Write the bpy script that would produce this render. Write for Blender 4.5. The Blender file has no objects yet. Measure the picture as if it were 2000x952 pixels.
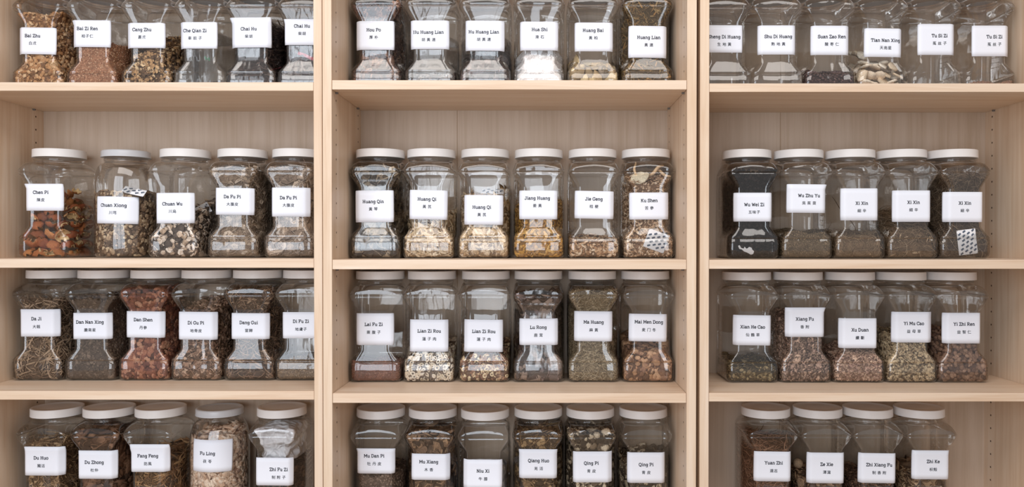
import bpy, math, random
import numpy as np
from mathutils import Vector, Matrix

# ------------------------------------------------------------------ camera
SC = bpy.context.scene
COL = SC.collection
FPX = 1569.0                      # focal length in pixels of the 2000 x 952 frame
PITCH = math.radians(0.5)
CAM = np.array([0.0, -1.72, 0.0])
PPX = 1062.0
PPY = 476.0 + FPX * math.tan(PITCH)
cd = bpy.data.cameras.new('camera')
cam = bpy.data.objects.new('camera', cd)
COL.objects.link(cam)
cd.sensor_width = 36.0
cd.lens = 36.0 * FPX / 2000.0
cd.shift_x = -(PPX - 1000.0) / 2000.0
cd.shift_y = (PPY - 476.0) / 2000.0
cam.location = CAM
cam.rotation_euler = (math.radians(90) - PITCH, 0, 0)
SC.camera = cam

# ------------------------------------------------------------------ light
w = bpy.data.worlds.new('world')
SC.world = w
w.use_nodes = True
bg = w.node_tree.nodes['Background']
bg.inputs[0].default_value = (0.84, 0.82, 0.82, 1)
bg.inputs[1].default_value = 0.56


def area(name, loc, target, sx, sy, power, color):
    d = bpy.data.lights.new(name, 'AREA')
    d.shape = 'RECTANGLE'
    d.size = sx
    d.size_y = sy
    d.energy = power
    d.color = color
    o = bpy.data.objects.new(name, d)
    COL.objects.link(o)
    o.location = loc
    v = Vector(target) - Vector(loc)
    o.rotation_euler = v.to_track_quat('-Z', 'Y').to_euler()
    return o


for wx in (-1.66, -0.98, -0.30):        # one wide window of three panes opposite the shelves
    area('window_light', (wx, -2.75, 0.32), (wx, 0, 0.32), 0.64, 1.9, 17.5, (0.82, 0.90, 1.0))
area('ceiling_light', (0.0, -1.7, 1.62), (0, -0.3, -0.2), 2.6, 1.0, 33, (1.0, 0.95, 0.91))

SC.view_settings.view_transform = 'Standard'
SC.view_settings.look = 'None'
SC.view_settings.exposure = 0.0
SC.view_settings.gamma = 1.0
SC.view_settings.use_curve_mapping = False
cy = SC.cycles
cy.max_bounces = 7
cy.diffuse_bounces = 4
cy.glossy_bounces = 3
cy.transmission_bounces = 2
cy.transparent_max_bounces = 28
cy.caustics_reflective = False
cy.caustics_refractive = False
cy.sample_clamp_indirect = 3.0
cy.use_adaptive_sampling = True
cy.adaptive_threshold = 0.02
cy.use_denoising = True


# ------------------------------------------------------------------ helpers
def ray(px, py):
    d = np.array([(px - PPX) / FPX, 1.0, -(py - PPY) / FPX])
    c, s = math.cos(-PITCH), math.sin(-PITCH)
    return np.array([d[0], d[1] * c - d[2] * s, d[1] * s + d[2] * c])


def at(px, py, Y):
    """world point on the plane y = Y that the photograph shows at (px, py)"""
    d = ray(px, py)
    t = (Y - CAM[1]) / d[1]
    return CAM + d * t


def srgb(h):
    h = h.lstrip('#')
    c = [int(h[i:i + 2], 16) / 255 for i in (0, 2, 4)]
    return np.array([x / 12.92 if x <= 0.04045 else ((x + 0.055) / 1.055) ** 2.4 for x in c])


def mesh_obj(name, V, F, m, parent=None, smooth=False, cols=None):
    me = bpy.data.meshes.new(name)
    me.from_pydata([tuple(map(float, v)) for v in V], [], [tuple(int(i) for i in f) for f in F])
    me.update()
    if smooth:
        me.shade_smooth()
    if m:
        me.materials.append(m)
    o = bpy.data.objects.new(name, me)
    COL.objects.link(o)
    if parent:
        o.parent = parent
    return o


def fast_mesh(name, V, loops, starts, totals, cols, m):
    """numpy arrays into one mesh, with a colour per vertex"""
    me = bpy.data.meshes.new(name)
    me.vertices.add(len(V))
    me.vertices.foreach_set('co', V.astype(np.float32).ravel())
    me.loops.add(len(loops))
    me.loops.foreach_set('vertex_index', loops.astype(np.int32))
    me.polygons.add(len(starts))
    me.polygons.foreach_set('loop_start', starts.astype(np.int32))
    me.polygons.foreach_set('loop_total', totals.astype(np.int32))
    me.update(calc_edges=True)
    a = me.color_attributes.new('tone', 'FLOAT_COLOR', 'POINT')
    c4 = np.ones((len(V), 4), np.float32)
    c4[:, :3] = cols
    a.data.foreach_set('color', c4.ravel())
    me.materials.append(m)
    return me


def empty(name, loc, label, cat, group=None):
    o = bpy.data.objects.new(name, None)
    o.empty_display_size = 0.05
    COL.objects.link(o)
    o.location = loc
    return tag(o, label, cat, group)


def tag(o, label, cat, group=None, kind=None):
    o['label'] = label
    o['category'] = cat
    if group:
        o['group'] = group
    if kind:
        o['kind'] = kind
    return o


def box(V, F, x0, x1, y0, y1, z0, z1):
    b = len(V)
    V += [(x0, y0, z0), (x1, y0, z0), (x1, y1, z0), (x0, y1, z0),
          (x0, y0, z1), (x1, y0, z1), (x1, y1, z1), (x0, y1, z1)]
    F += [[b + i for i in f] for f in
          ((3, 2, 1, 0), (4, 5, 6, 7), (0, 1, 5, 4), (1, 2, 6, 5), (2, 3, 7, 6), (3, 0, 4, 7))]


# ------------------------------------------------------------------ materials
def new_mat(name):
    m = bpy.data.materials.new(name)
    m.use_nodes = True
    nt = m.node_tree
    return m, nt, nt.nodes['Principled BSDF'], nt.nodes['Material Output']


def simple(name, col, rough=0.6, spec=0.3):
    m, nt, b, _ = new_mat(name)
    c = srgb(col) if isinstance(col, str) else col
    b.inputs['Base Color'].default_value = (*c, 1)
    b.inputs['Roughness'].default_value = rough
    b.inputs['Specular IOR Level'].default_value = spec
    return m


def wood(name, axis, light, mid, dark, rough=0.45):
    m, nt, b, _ = new_mat(name)
    N, L = nt.nodes, nt.links
    tc = N.new('ShaderNodeTexCoord')
    mp = N.new('ShaderNodeMapping')
    sc = [62, 62, 62]
    sc[axis] = 2.0
    mp.inputs['Scale'].default_value = sc
    L.new(tc.outputs['Object'], mp.inputs[0])
    n1 = N.new('ShaderNodeTexNoise')
    n1.inputs['Scale'].default_value = 1.0
    n1.inputs['Detail'].default_value = 5
    n1.inputs['Roughness'].default_value = 0.7
    n1.inputs['Distortion'].default_value = 0.5
    L.new(mp.outputs[0], n1.inputs[0])
    mp2 = N.new('ShaderNodeMapping')
    s2 = [7, 7, 7]
    s2[axis] = 0.9
    mp2.inputs['Scale'].default_value = s2
    L.new(tc.outputs['Object'], mp2.inputs[0])
    n2 = N.new('ShaderNodeTexNoise')
    n2.inputs['Scale'].default_value = 1.0
    n2.inputs['Detail'].default_value = 3
    n2.inputs['Distortion'].default_value = 1.6
    L.new(mp2.outputs[0], n2.inputs[0])
    mx = N.new('ShaderNodeMath')
    mx.operation = 'MULTIPLY_ADD'
    L.new(n1.outputs[0], mx.inputs[0])
    mx.inputs[1].default_value = 0.62
    ad = N.new('ShaderNodeMath')
    ad.operation = 'MULTIPLY'
    L.new(n2.outputs[0], ad.inputs[0])
    ad.inputs[1].default_value = 0.38
    L.new(ad.outputs[0], mx.inputs[2])
    r = N.new('ShaderNodeValToRGB')
    e = r.color_ramp.elements
    e[0].position = 0.33
    e[0].color = (*srgb(dark), 1)
    e[1].position = 0.67
    e[1].color = (*srgb(light), 1)
    k = e.new(0.5)
    k.color = (*srgb(mid), 1)
    L.new(mx.outputs[0], r.inputs[0])
    L.new(r.outputs[0], b.inputs['Base Color'])
    b.inputs['Roughness'].default_value = rough
    b.inputs['Specular IOR Level'].default_value = 0.35
    bp = N.new('ShaderNodeBump')
    bp.inputs['Strength'].default_value = 0.06
    bp.inputs['Distance'].default_value = 0.001
    L.new(n1.outputs[0], bp.inputs['Height'])
    L.new(bp.outputs[0], b.inputs['Normal'])
    return m


WOOD_X = wood('birch_veneer_lengthwise', 0, 'EDDAC7', 'E3CAB1', 'D4B496')
WOOD_Z = wood('birch_veneer_upright', 2, 'EBD7C3', 'E1C8AE', 'D2B293')
WOOD_BACK = wood('birch_back_board', 2, 'CFBCAA', 'C6B19D', 'B8A18A', 0.55)
SEAM = simple('board_seam', 'A58A6E', 0.8)
HOLE = simple('drilled_hole', '5A4433', 0.9)
PIN = simple('pin_metal', '77706A', 0.35)
LID = simple('white_lid_plastic', 'F3EFEC', 0.42, 0.4)
LID_TIN = simple('white_tin_lid', 'D2D3D6', 0.3, 0.5)
PAPER = simple('white_label_paper', 'EFF2FB', 0.55, 0.25)
INK = simple('black_label_ink', '2A2A33', 0.6, 0.1)


def clear_plastic(name, tint, boost, rough, bump_scale, bump, dist=0.002):
    m, nt, b, out = new_mat(name)
    N, L = nt.nodes, nt.links
    N.remove(b)
    tr = N.new('ShaderNodeBsdfTransparent')
    tr.inputs[0].default_value = (*tint, 1)
    gl = N.new('ShaderNodeBsdfGlossy')
    gl.inputs['Roughness'].default_value = rough
    gl.inputs['Color'].default_value = (1, 1, 1, 1)
    fr = N.new('ShaderNodeFresnel')
    fr.inputs['IOR'].default_value = 1.55
    mu = N.new('ShaderNodeMath')
    mu.operation = 'MULTIPLY'
    mu.use_clamp = True
    mu.inputs[1].default_value = boost
    L.new(fr.outputs[0], mu.inputs[0])
    mix = N.new('ShaderNodeMixShader')
    mn = N.new('ShaderNodeMath')
    mn.operation = 'MINIMUM'
    mn.inputs[1].default_value = 0.6
    L.new(mu.outputs[0], mn.inputs[0])
    L.new(mn.outputs[0], mix.inputs[0])
    L.new(tr.outputs[0], mix.inputs[1])
    L.new(gl.outputs[0], mix.inputs[2])
    tc = N.new('ShaderNodeTexCoord')
    oi = N.new('ShaderNodeObjectInfo')
    ad = N.new('ShaderNodeVectorMath')
    ad.operation = 'ADD'
    L.new(tc.outputs['Object'], ad.inputs[0])
    L.new(oi.outputs['Location'], ad.inputs[1])
    mp = N.new('ShaderNodeMapping')
    mp.inputs['Scale'].default_value = (1, 1, 0.45)
    L.new(ad.outputs[0], mp.inputs[0])
    nz = N.new('ShaderNodeTexNoise')
    nz.inputs['Scale'].default_value = bump_scale
    nz.inputs['Detail'].default_value = 1.5
    L.new(mp.outputs[0], nz.inputs[0])
    bp = N.new('ShaderNodeBump')
    bp.inputs['Strength'].default_value = bump
    bp.inputs['Distance'].default_value = dist
    L.new(nz.outputs[0], bp.inputs['Height'])
    L.new(bp.outputs[0], gl.inputs['Normal'])
    L.new(bp.outputs[0], fr.inputs['Normal'])
    L.new(mix.outputs[0], out.inputs[0])
    return m


PLASTIC = clear_plastic('clear_jar_plastic', (0.965, 0.955, 0.94), 1.65, 0.045, 28, 0.75)
BAG = clear_plastic('clear_bag_film', (0.97, 0.973, 0.978), 1.3, 0.10, 90, 0.5)


def herb_material():
    m, nt, b, _ = new_mat('dried_herb')
    N, L = nt.nodes, nt.links
    a = N.new('ShaderNodeVertexColor')
    a.layer_name = 'tone'
    tc = N.new('ShaderNodeTexCoord')
    nz = N.new('ShaderNodeTexNoise')
    nz.inputs['Scale'].default_value = 420
    nz.inputs['Detail'].default_value = 3
    L.new(tc.outputs['Object'], nz.inputs[0])
    mr = N.new('ShaderNodeMapRange')
    mr.inputs['From Min'].default_value = 0.3
    mr.inputs['From Max'].default_value = 0.7
    mr.inputs['To Min'].default_value = 0.95
    mr.inputs['To Max'].default_value = 1.55
    L.new(nz.outputs[0], mr.inputs[0])
    mx = N.new('ShaderNodeVectorMath')
    mx.operation = 'SCALE'
    L.new(a.outputs[0], mx.inputs[0])
    L.new(mr.outputs[0], mx.inputs['Scale'])
    L.new(mx.outputs[0], b.inputs['Base Color'])
    b.inputs['Roughness'].default_value = 0.75
    b.inputs['Specular IOR Level'].default_value = 0.2
    bp = N.new('ShaderNodeBump')
    bp.inputs['Strength'].default_value = 0.5
    bp.inputs['Distance'].default_value = 0.0008
    L.new(nz.outputs[0], bp.inputs['Height'])
    L.new(bp.outputs[0], b.inputs['Normal'])
    return m


HERB = herb_material()

# ------------------------------------------------------------------ room
YBACK = 0.30
V, F = [], []
box(V, F, -2.6, 2.6, YBACK + 0.03, YBACK + 0.13, -1.3, 1.3)
mesh_obj('wall_back', V, F, simple('wall_paint', 'E6E0D8', 0.8))['kind'] = 'structure'
V, F = [], []
box(V, F, -2.6, 2.6, -3.2, YBACK + 0.13, -1.36, -1.3)
mesh_obj('floor', V, F, simple('floor_boards', 'A98F74', 0.5))['kind'] = 'structure'


# ------------------------------------------------------------------ bookcases
def bookcase(name_label, xl, xr, pl, pr, yf, shelves, seams):
    """xl, xr inner faces; pl, pr panel thicknesses; yf front plane; shelves (z_top, thickness)"""
    DEPTH = 0.28
    yb = yf + DEPTH
    bot, top = -1.3, 0.98
    r = empty('bookcase', ((xl + xr) / 2, yf + DEPTH / 2, bot), name_label, 'bookcase', None)
    off = Vector(r.location)

    def part(name, boxes, m, parent=r, bev=0.0009):
        V, F = [], []
        for q in boxes:
            q = (q[0] - off.x, q[1] - off.x, q[2] - off.y, q[3] - off.y, q[4] - off.z, q[5] - off.z)
            box(V, F, *q)
        o = mesh_obj(name, V, F, m, parent)
        if bev:
            bv = o.modifiers.new('bevel', 'BEVEL')
            bv.width = bev
            bv.segments = 2
        return o
    side1 = part('side_panel', [(xl - pl, xl, yf, yb, bot, top)], WOOD_Z)
    side2 = part('side_panel', [(xr, xr + pr, yf, yb, bot, top)], WOOD_Z)
    part('top_panel', [(xl, xr, yf, yb, top - 0.02, top)], WOOD_X)
    part('bottom_panel', [(xl, xr, yf, yb, bot + 0.08, bot + 0.10)], WOOD_X)
    part('plinth', [(xl, xr, yf + 0.02, yf + 0.036, bot, bot + 0.08)], WOOD_X)
    bk = part('back_panel', [(xl, xr, yb - 0.006, yb, bot + 0.1, top - 0.02)], WOOD_BACK, bev=0)
    for sx in seams:
        part('fold_line', [(sx - 0.0006, sx + 0.0006, yb - 0.0066, yb - 0.006, bot + 0.1, top - 0.02)], SEAM, bk, 0)
    for zt, th in shelves:
        s = part('shelf', [(xl + 0.0006, xr - 0.0006, yf + 0.001, yb - 0.007, zt - th, zt)], WOOD_X)
        for px0, px1 in ((xl, xl + 0.006), (xr - 0.006, xr)):
            for y0 in (yf + 0.03, yb - 0.05):
                part('shelf_pin', [(px0, px1, y0, y0 + 0.005, zt - th - 0.004, zt - th)], PIN, s, 0.001)
    # drilled peg holes, 32 mm apart, two columns on each inner side
    for side, xx, sg in ((side1, xl, 1), (side2, xr, -1)):
        V, F = [], []
        for y0 in (yf + 0.037, yb - 0.037):
            z = bot + 0.3
            while z < top - 0.1:
                b0 = len(V)
                for k in range(10):
                    a = k * math.tau / 10
                    V.append((xx + sg * 0.0003 - off.x, y0 + 0.0024 * math.cos(a) - off.y,
                              z + 0.0024 * math.sin(a) - off.z))
                F.append([b0 + k for k in range(10)][::sg])
                z += 0.032
        o = mesh_obj('peg_holes', V, F, HOLE, side)
        o['kind'] = 'stuff'
    return r


def zpx(py, px, yf):
    return at(px, py, yf)[2]


YM, YL, YR = 0.0, 0.015, 0.015
SH = {
    'M': [(zpx(156.5, 996, YM), 0.0200), (zpx(507.6, 996, YM), 0.0208), (zpx(769, 996, YM), 0.0208)],
    'L': [(zpx(160.5, 305, YL), 0.0185), (zpx(506.2, 305, YL), 0.0192), (zpx(764.5, 305, YL), 0.0190)],
    'R': [(zpx(162.8, 1690, YR), 0.0185), (zpx(508.0, 1690, YR), 0.0195), (zpx(768.5, 1690, YR), 0.0185)],
}
EXTRA = [(0.705, 0.02), (-0.648, 0.02), (-0.95, 0.02)]
XI = {
    'M': (at(648.3, 476, YM)[0], at(1341.5, 476, YM)[0]),
    'L': (at(611, 476, YL)[0] - 0.7505, at(613, 476, YL)[0]),
    'R': (at(1384.8, 476, YR)[0], at(1384.8, 476, YR)[0] + 0.746),
}
bookcase('middle birch veneer bookcase, both its uprights in view', *XI['M'], 0.0195, 0.0205, YM,
         SH['M'] + EXTRA, [at(893, 250, 0.274)[0]])
bookcase('left birch veneer bookcase, its left side cut by the frame', *XI['L'], 0.019, 0.0182, YL,
         SH['L'] + EXTRA, [])
bookcase('right birch veneer bookcase, beyond the dark vertical gap', *XI['R'], 0.0200, 0.02, YR,
         SH['R'] + EXTRA, [at(1524, 250, 0.289)[0]])

# ------------------------------------------------------------------ jar geometry
JW, JB = 0.0603, 0.141          # half width and depth of the square jar
LIDC = 0.0710                   # the neck's centre behind the front face
RR = 0.0685                     # radius of the round jar


def smooth(a, b, x):
    t = min(1, max(0, (x - a) / (b - a)))
    return t * t * (3 - 2 * t)


def pinch_at(z):
    """how far the grip is pressed in at height z: 0 at foot and shoulder, 1 at the waist"""
    a = min(1, max(0, (z - 0.0470) / 0.0270))
    b = min(1, max(0, (0.1975 - z) / 0.0350))
    f = lambda q: 0.55 * q + 0.45 * q * q * (3 - 2 * q)
    return f(a) * f(b)


def bez(P0, P1, P2, n):
    return [((1 - t) ** 2 * P0[0] + 2 * t * (1 - t) * P1[0] + t * t * P2[0],
             (1 - t) ** 2 * P0[1] + 2 * t * (1 - t) * P1[1] + t * t * P2[1])
            for t in [i / n for i in range(n + 1)]]


def toward(A, B, d):
    l = math.hypot(B[0] - A[0], B[1] - A[1])
    return (A[0] + (B[0] - A[0]) * d / l, A[1] + (B[1] - A[1]) * d / l)


def half_contour(z, i=0.0, kind='square'):
    """right half of the jar's outline at height z, from the front centre to the back centre"""
    if kind == 'round':
        r = RR
        if z < 0.012:
            r = RR - 0.006 * (1 - z / 0.012) ** 2
        elif z > 0.165:
            t = min(1, (z - 0.165) / 0.060)
            r = 0.0475 + (RR - 0.0475) * math.sqrt(max(0, 1 - t ** 2.2))
        r -= i
        n = 36
        return [(r * math.sin(math.pi * k / n), LIDC - r * math.cos(math.pi * k / n)) for k in range(n + 1)]
    W = JW - i
    t = pinch_at(z)
    e = 0.0
    if z < 0.010:
        e = 0.007 * (1 - z / 0.010) ** 2
    if abs(z - 0.0455) < 0.0012 or abs(z - 0.1985) < 0.0012:
        e += 0.0009
    W -= e
    yf = 0.007 * t + i + e
    yb = JB - i - e
    wf = W - (JW - 0.0365) * t
    dF = 0.0155 - 0.009 * t
    A, M, B = (wf, yf), (W, 0.060), (W, yb)
    C0, CB = (0.0, yf), (0.0, yb)
    a0, a1 = toward(A, C0, dF), toward(A, M, dF)
    m0, m1 = toward(M, A, 0.010), toward(M, B, 0.010)
    b0, b1 = toward(B, M, 0.021), toward(B, CB, 0.021)
    P = [(a0[0] * q, yf + (0.0014 if q < 0.93 else 0.0007)) for q in (0, 0.3, 0.6, 0.86, 0.93)]
    P += bez(a0, A, a1, 6)
    P += [(a1[0] + (m0[0] - a1[0]) * k / 4, a1[1] + (m0[1] - a1[1]) * k / 4) for k in range(1, 4)]
    P += bez(m0, M, m1, 4)
    P += [(m1[0] + (b0[0] - m1[0]) * k / 4, m1[1] + (b0[1] - m1[1]) * k / 4) for k in range(1, 4)]
    P += bez(b0, B, b1, 6)
    P += [(b1[0] * (1 - k / 5), yb) for k in range(1, 6)]
    c = min(1.0, max(0.0, (z - 0.2105) / 0.0157))
    c = 1 - math.sqrt(1 - c * c)
    if c > 0:
        R = 0.0550 - i
        Q = []
        for x, y in P:
            an = math.atan2(x, LIDC - y)
            cx, cy2 = R * math.sin(an), LIDC - R * math.cos(an)
            Q.append((x + (cx - x) * c, y + (cy2 - y) * c))
        P = Q
    return P


NP = len(half_contour(0.1))


def full_contour(z, i=0.0, kind='square'):
    h = half_contour(z, i, kind)
    return h + [(-x, y) for x, y in h[-2:0:-1]]


def jar_body_mesh(kind):
    if kind == 'square':
        zs = [0.0, 0.0012, 0.0032, 0.006, 0.010, 0.027, 0.0437, 0.0447, 0.0455, 0.0463, 0.0472, 0.052, 0.060,
              0.069, 0.0715, 0.074, 0.09, 0.11, 0.13, 0.150, 0.164, 0.1665, 0.169, 0.178, 0.188, 0.1955,
              0.1967, 0.1977, 0.1985, 0.1993, 0.2003, 0.205, 0.210, 0.213, 0.2155, 0.2178, 0.2198, 0.2216, 0.2232, 0.2244, 0.2254,
              0.2262]
    else:
        zs = [0.0, 0.001, 0.003, 0.006, 0.012, 0.04, 0.08, 0.12, 0.16, 0.170, 0.178, 0.186, 0.194, 0.201, 0.207,
              0.212, 0.216, 0.220, 0.223, 0.2248]
    V, F = [], []
    n = None
    for z in zs:
        c = full_contour(z, 0, kind)
        n = len(c)
        for x, y in c:
            zz = z
            if kind == 'square' and 0.204 < z < 0.2262:
                # the face panels end in a low arch: the corners of the shoulder lie lower
                zz = z - 0.0095 * min(1, (abs(x) / JW)) ** 2 * math.sin(math.pi * (z - 0.204) / 0.0222)
            V.append((x, y, zz))
    rn = 0.0525 if kind == 'square' else 0.0470
    for z, r in ((0.2275, rn + 0.0004), (0.2305, rn), (0.2315, rn + 0.0016), (0.2330, rn + 0.0016), (0.2340, rn),
                 (0.2420, rn)):
        base = full_contour(0.2262 if kind == 'square' else 0.2248, 0, kind)
        for x, y in base:
            an = math.atan2(x, LIDC - y)
            V.append((r * math.sin(an), LIDC - r * math.cos(an), z))
    rings = len(V) // n
    for k in range(rings - 1):
        for j in range(n):
            a, b = k * n + j, k * n + (j + 1) % n
            F.append((a, b, b + n, a + n))
    F.append(tuple(range(n))[::-1])
    if kind == 'square':
        for sg in (-1, 1):                       # grip ribs on the flanks
            for k in range(8):
                z0 = 0.078 + k * 0.0118
                b0 = len(V)
                for yy, zz in ((0.074, z0), (0.112, z0 + 0.004)):
                    for dx, dz in ((0.0002, -0.0012), (-0.0016, 0), (0.0002, 0.0012)):
                        V.append((sg * (JW + dx), yy, zz + dz))
                F += [(b0, b0 + 1, b0 + 4, b0 + 3), (b0 + 1, b0 + 2, b0 + 5, b0 + 4), (b0, b0 + 2, b0 + 1),
                      (b0 + 3, b0 + 4, b0 + 5)]
    me = bpy.data.meshes.new('jar_body')
    me.from_pydata(V, [], F)
    me.update()
    me.shade_smooth()
    me.materials.append(PLASTIC)
    return me


def lid_mesh(kind):
    R, z0, z1 = (0.0572, 0.2368, 0.2560) if kind == 'square' else (0.0545, 0.2378, 0.2540)
    prof = [(R - 0.0018, z0), (R, z0 + 0.0003), (R, z0 + 0.001), (R - 0.0003, z1 - 0.0012), (R - 0.0006, z1 - 0.0004),
            (R - 0.0013, z1), (R - 0.0060, z1), (R - 0.0072, z1 - 0.0008), (R * 0.5, z1 - 0.0009)]
    if kind == 'round':
        prof = [(R - 0.0018, z0), (R + 0.0004, z0), (R + 0.0004, z0 + 0.002), (R - 0.0004, z0 + 0.0028), (R - 0.0004, z1 - 0.0035),
                (R - 0.0014, z1 - 0.0010), (R - 0.0034, z1), (R - 0.0080, z1), (R - 0.0092, z1 - 0.0012),
                (R * 0.5, z1 - 0.0013)]
    V, F, n = [], [], 72
    for r, z in prof:
        for k in range(n):
            a = k * math.tau / n
            V.append((r * math.sin(a), LIDC - r * math.cos(a), z))
    for q in range(len(prof) - 1):
        for k in range(n):
            a, b = q * n + k, q * n + (k + 1) % n
            F.append((a, b, b + n, a + n))
    F.append(tuple(range((len(prof) - 1) * n, len(prof) * n)))
    F.append(tuple(range(n))[::-1])
    me = bpy.data.meshes.new('lid')
    me.from_pydata(V, [], F)
    me.update()
    me.shade_smooth()
    me.materials.append(LID if kind == 'square' else LID_TIN)
    return me


BODY = {k: jar_body_mesh(k) for k in ('square', 'round')}
LIDM = {k: lid_mesh(k) for k in ('square', 'round')}

# lookup: half width of the cavity as a function of (z, y), to keep what is inside, inside
ZT = np.linspace(0.0, 0.226, 114)
AT = np.linspace(0.0, math.pi, 121)
TAB = {}
for kd in ('square', 'round'):
    T = []
    for z in ZT:
        h = np.array(half_contour(float(z), 0.0034, kd))
        an = np.arctan2(h[:, 0], LIDC - h[:, 1])
        T.append(np.interp(AT, an, np.hypot(h[:, 0], LIDC - h[:, 1])))
    TAB[kd] = np.array(T)


def clamp_in(P, kd):
    """draw points that would pierce the jar back inside its wall, towards the jar's axis"""
    P[:, 2] = np.clip(P[:, 2], 0.0025, 0.232)
    zi = np.clip(P[:, 2] / 0.226 * 113, 0, 112.999)
    z0 = zi.astype(int)
    fz = zi - z0
    x, y = P[:, 0], P[:, 1] - LIDC
    ai = np.clip(np.arctan2(np.abs(x), -y) / math.pi * 120, 0, 119.999)
    a0 = ai.astype(int)
    fa = ai - a0
    T = TAB[kd]
    rm = (T[z0, a0] * (1 - fa) + T[z0, a0 + 1] * fa) * (1 - fz) + (T[z0 + 1, a0] * (1 - fa) + T[z0 + 1, a0 + 1] * fa) * fz
    f = np.minimum(1.0, rm / np.maximum(1e-6, np.hypot(x, y)))
    P[:, 0] = x * f
    P[:, 1] = y * f + LIDC
    return P


# ------------------------------------------------------------------ herb pieces
RS = np.random.RandomState(7)


def prism(n, rough, th, rs, cup=0.0, rx=1.0, ry=1.0):
    a = np.arange(n) * math.tau / n + rs.uniform(-0.25, 0.25, n)
    r = 1 + rs.uniform(-rough, rough, n)
    x, y = r * np.cos(a) * rx, r * np.sin(a) * ry
    zc = cup * (x * x + y * y) + rs.uniform(-0.5, 0.5, n) * abs(cup)
    top = np.stack([x * 0.9, y * 0.9, zc + th / 2], 1)
    bot = np.stack([x, y, zc - th / 2], 1)
    ct = np.array([[0, 0, th / 2], [0, 0, -th / 2]])
    V = np.concatenate([top, bot, ct])
    F = []
    for k in range(n):
        j = (k + 1) % n
        F.append((k, j, 2 * n))
        F.append((n + j, n + k, 2 * n + 1))
        F.append((n + k, n + j, j, k))
    return V, F


def tube(n, k, bend, r, rs, taper=0.5, wob=0.0):
    t = np.linspace(-1, 1, n)
    ph = rs.uniform(0, 6)
    c = np.stack([t, bend * (t * t - 0.4) + wob * np.sin(3 * t + ph), wob * 0.6 * np.cos(4 * t + ph)], 1)
    V, F = [], []
    for i in range(n):
        rr = r * (1 - taper * abs(t[i]) ** 2)
        for j in range(k):
            a = j * math.tau / k
            V.append(c[i] + np.array([0, rr * math.cos(a), rr * math.sin(a)]))
    for i in range(n - 1):
        for j in range(k):
            a, b = i * k + j, i * k + (j + 1) % k
            F.append((a, b, b + k, a + k))
    F.append(tuple(range(k))[::-1])
    F.append(tuple(range((n - 1) * k, n * k)))
    return np.array(V), F


def ico(level):
    t = (1 + 5 ** 0.5) / 2
    V = [(-1, t, 0), (1, t, 0), (-1, -t, 0), (1, -t, 0), (0, -1, t), (0, 1, t), (0, -1, -t), (0, 1, -t), (t, 0, -1),
         (t, 0, 1), (-t, 0, -1), (-t, 0, 1)]
    F = [(0, 11, 5), (0, 5, 1), (0, 1, 7), (0, 7, 10), (0, 10, 11), (1, 5, 9), (5, 11, 4), (11, 10, 2), (10, 7, 6),
         (7, 1, 8), (3, 9, 4), (3, 4, 2), (3, 2, 6), (3, 6, 8), (3, 8, 9), (4, 9, 5), (2, 4, 11), (6, 2, 10), (8, 6, 7),
         (9, 8, 1)]
    V = [np.array(v) / math.sqrt(1 + t * t) for v in V]
    for _ in range(level):
        mid, G = {}, []
        for a, b, c in F:
            q = []
            for i, j in ((a, b), (b, c), (c, a)):
                key = (min(i, j), max(i, j))
                if key not in mid:
                    m = V[i] + V[j]
                    V.append(m / np.linalg.norm(m))
                    mid[key] = len(V) - 1
                q.append(mid[key])
            G += [(a, q[0], q[2]), (b, q[1], q[0]), (c, q[2], q[1]), tuple(q)]
        F = G
    return np.array(V), F


def lumpy(level, amp, rs, sx=1, sy=1, sz=1):
    V, F = ico(level)
    f = rs.uniform(-1, 1, (5, 3)) * 2.2
    p = rs.uniform(0, 6, 5)
    d = 1 + amp * sum(np.sin(V @ f[i] + p[i]) for i in range(5)) / 2.2 + rs.uniform(-amp, amp, len(V)) * 0.35
    V = V * d[:, None] * np.array([sx, sy, sz])
    return V, F


def ring(rs, th=0.5):
    V, F, n = [], [], 10
    sy = rs.uniform(0.7, 1)
    for r, z in ((0.42, -th / 2), (1.0, -th / 2), (1.05, 0), (0.95, th / 2), (0.45, th / 2)):
        for k in range(n):
            a = k * math.tau / n
            V.append((r * math.cos(a), r * math.sin(a) * sy, z))
    for q in range(5):
        for k in range(n):
            a, b = q * n + k, q * n + (k + 1) % n
            c, d = ((q + 1) % 5) * n + (k + 1) % n, ((q + 1) % 5) * n + k
            F.append((a, b, c, d))
    return np.array(V), F


def curl(rs, turn=3.2, th=0.16, width=0.8):
    """a strip rolled along its length"""
    n = 8
    a = np.linspace(-turn / 2, turn / 2, n) + rs.uniform(-0.2, 0.2)
    R = 0.8
    V, F = [], []
    for i in range(n):
        for r in (R, R - th):
            for y in (-1, 1):
                yy = y * (1 + 0.25 * math.sin(i * 1.3 + rs.uniform(0, 1)))
                V.append((r * math.sin(a[i]) * (1 + 0.1 * i / n), yy * width, r * math.cos(a[i]) - R * 0.5))
    for i in range(n - 1):
        b = i * 4
        F += [(b, b + 1, b + 5, b + 4), (b + 2, b + 6, b + 7, b + 3), (b, b + 4, b + 6, b + 2), (b + 1, b + 3, b + 7, b + 5)]
    F += [(0, 2, 3, 1), ((n - 1) * 4, (n - 1) * 4 + 1, (n - 1) * 4 + 3, (n - 1) * 4 + 2)]
    return np.array(V), F


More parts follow.
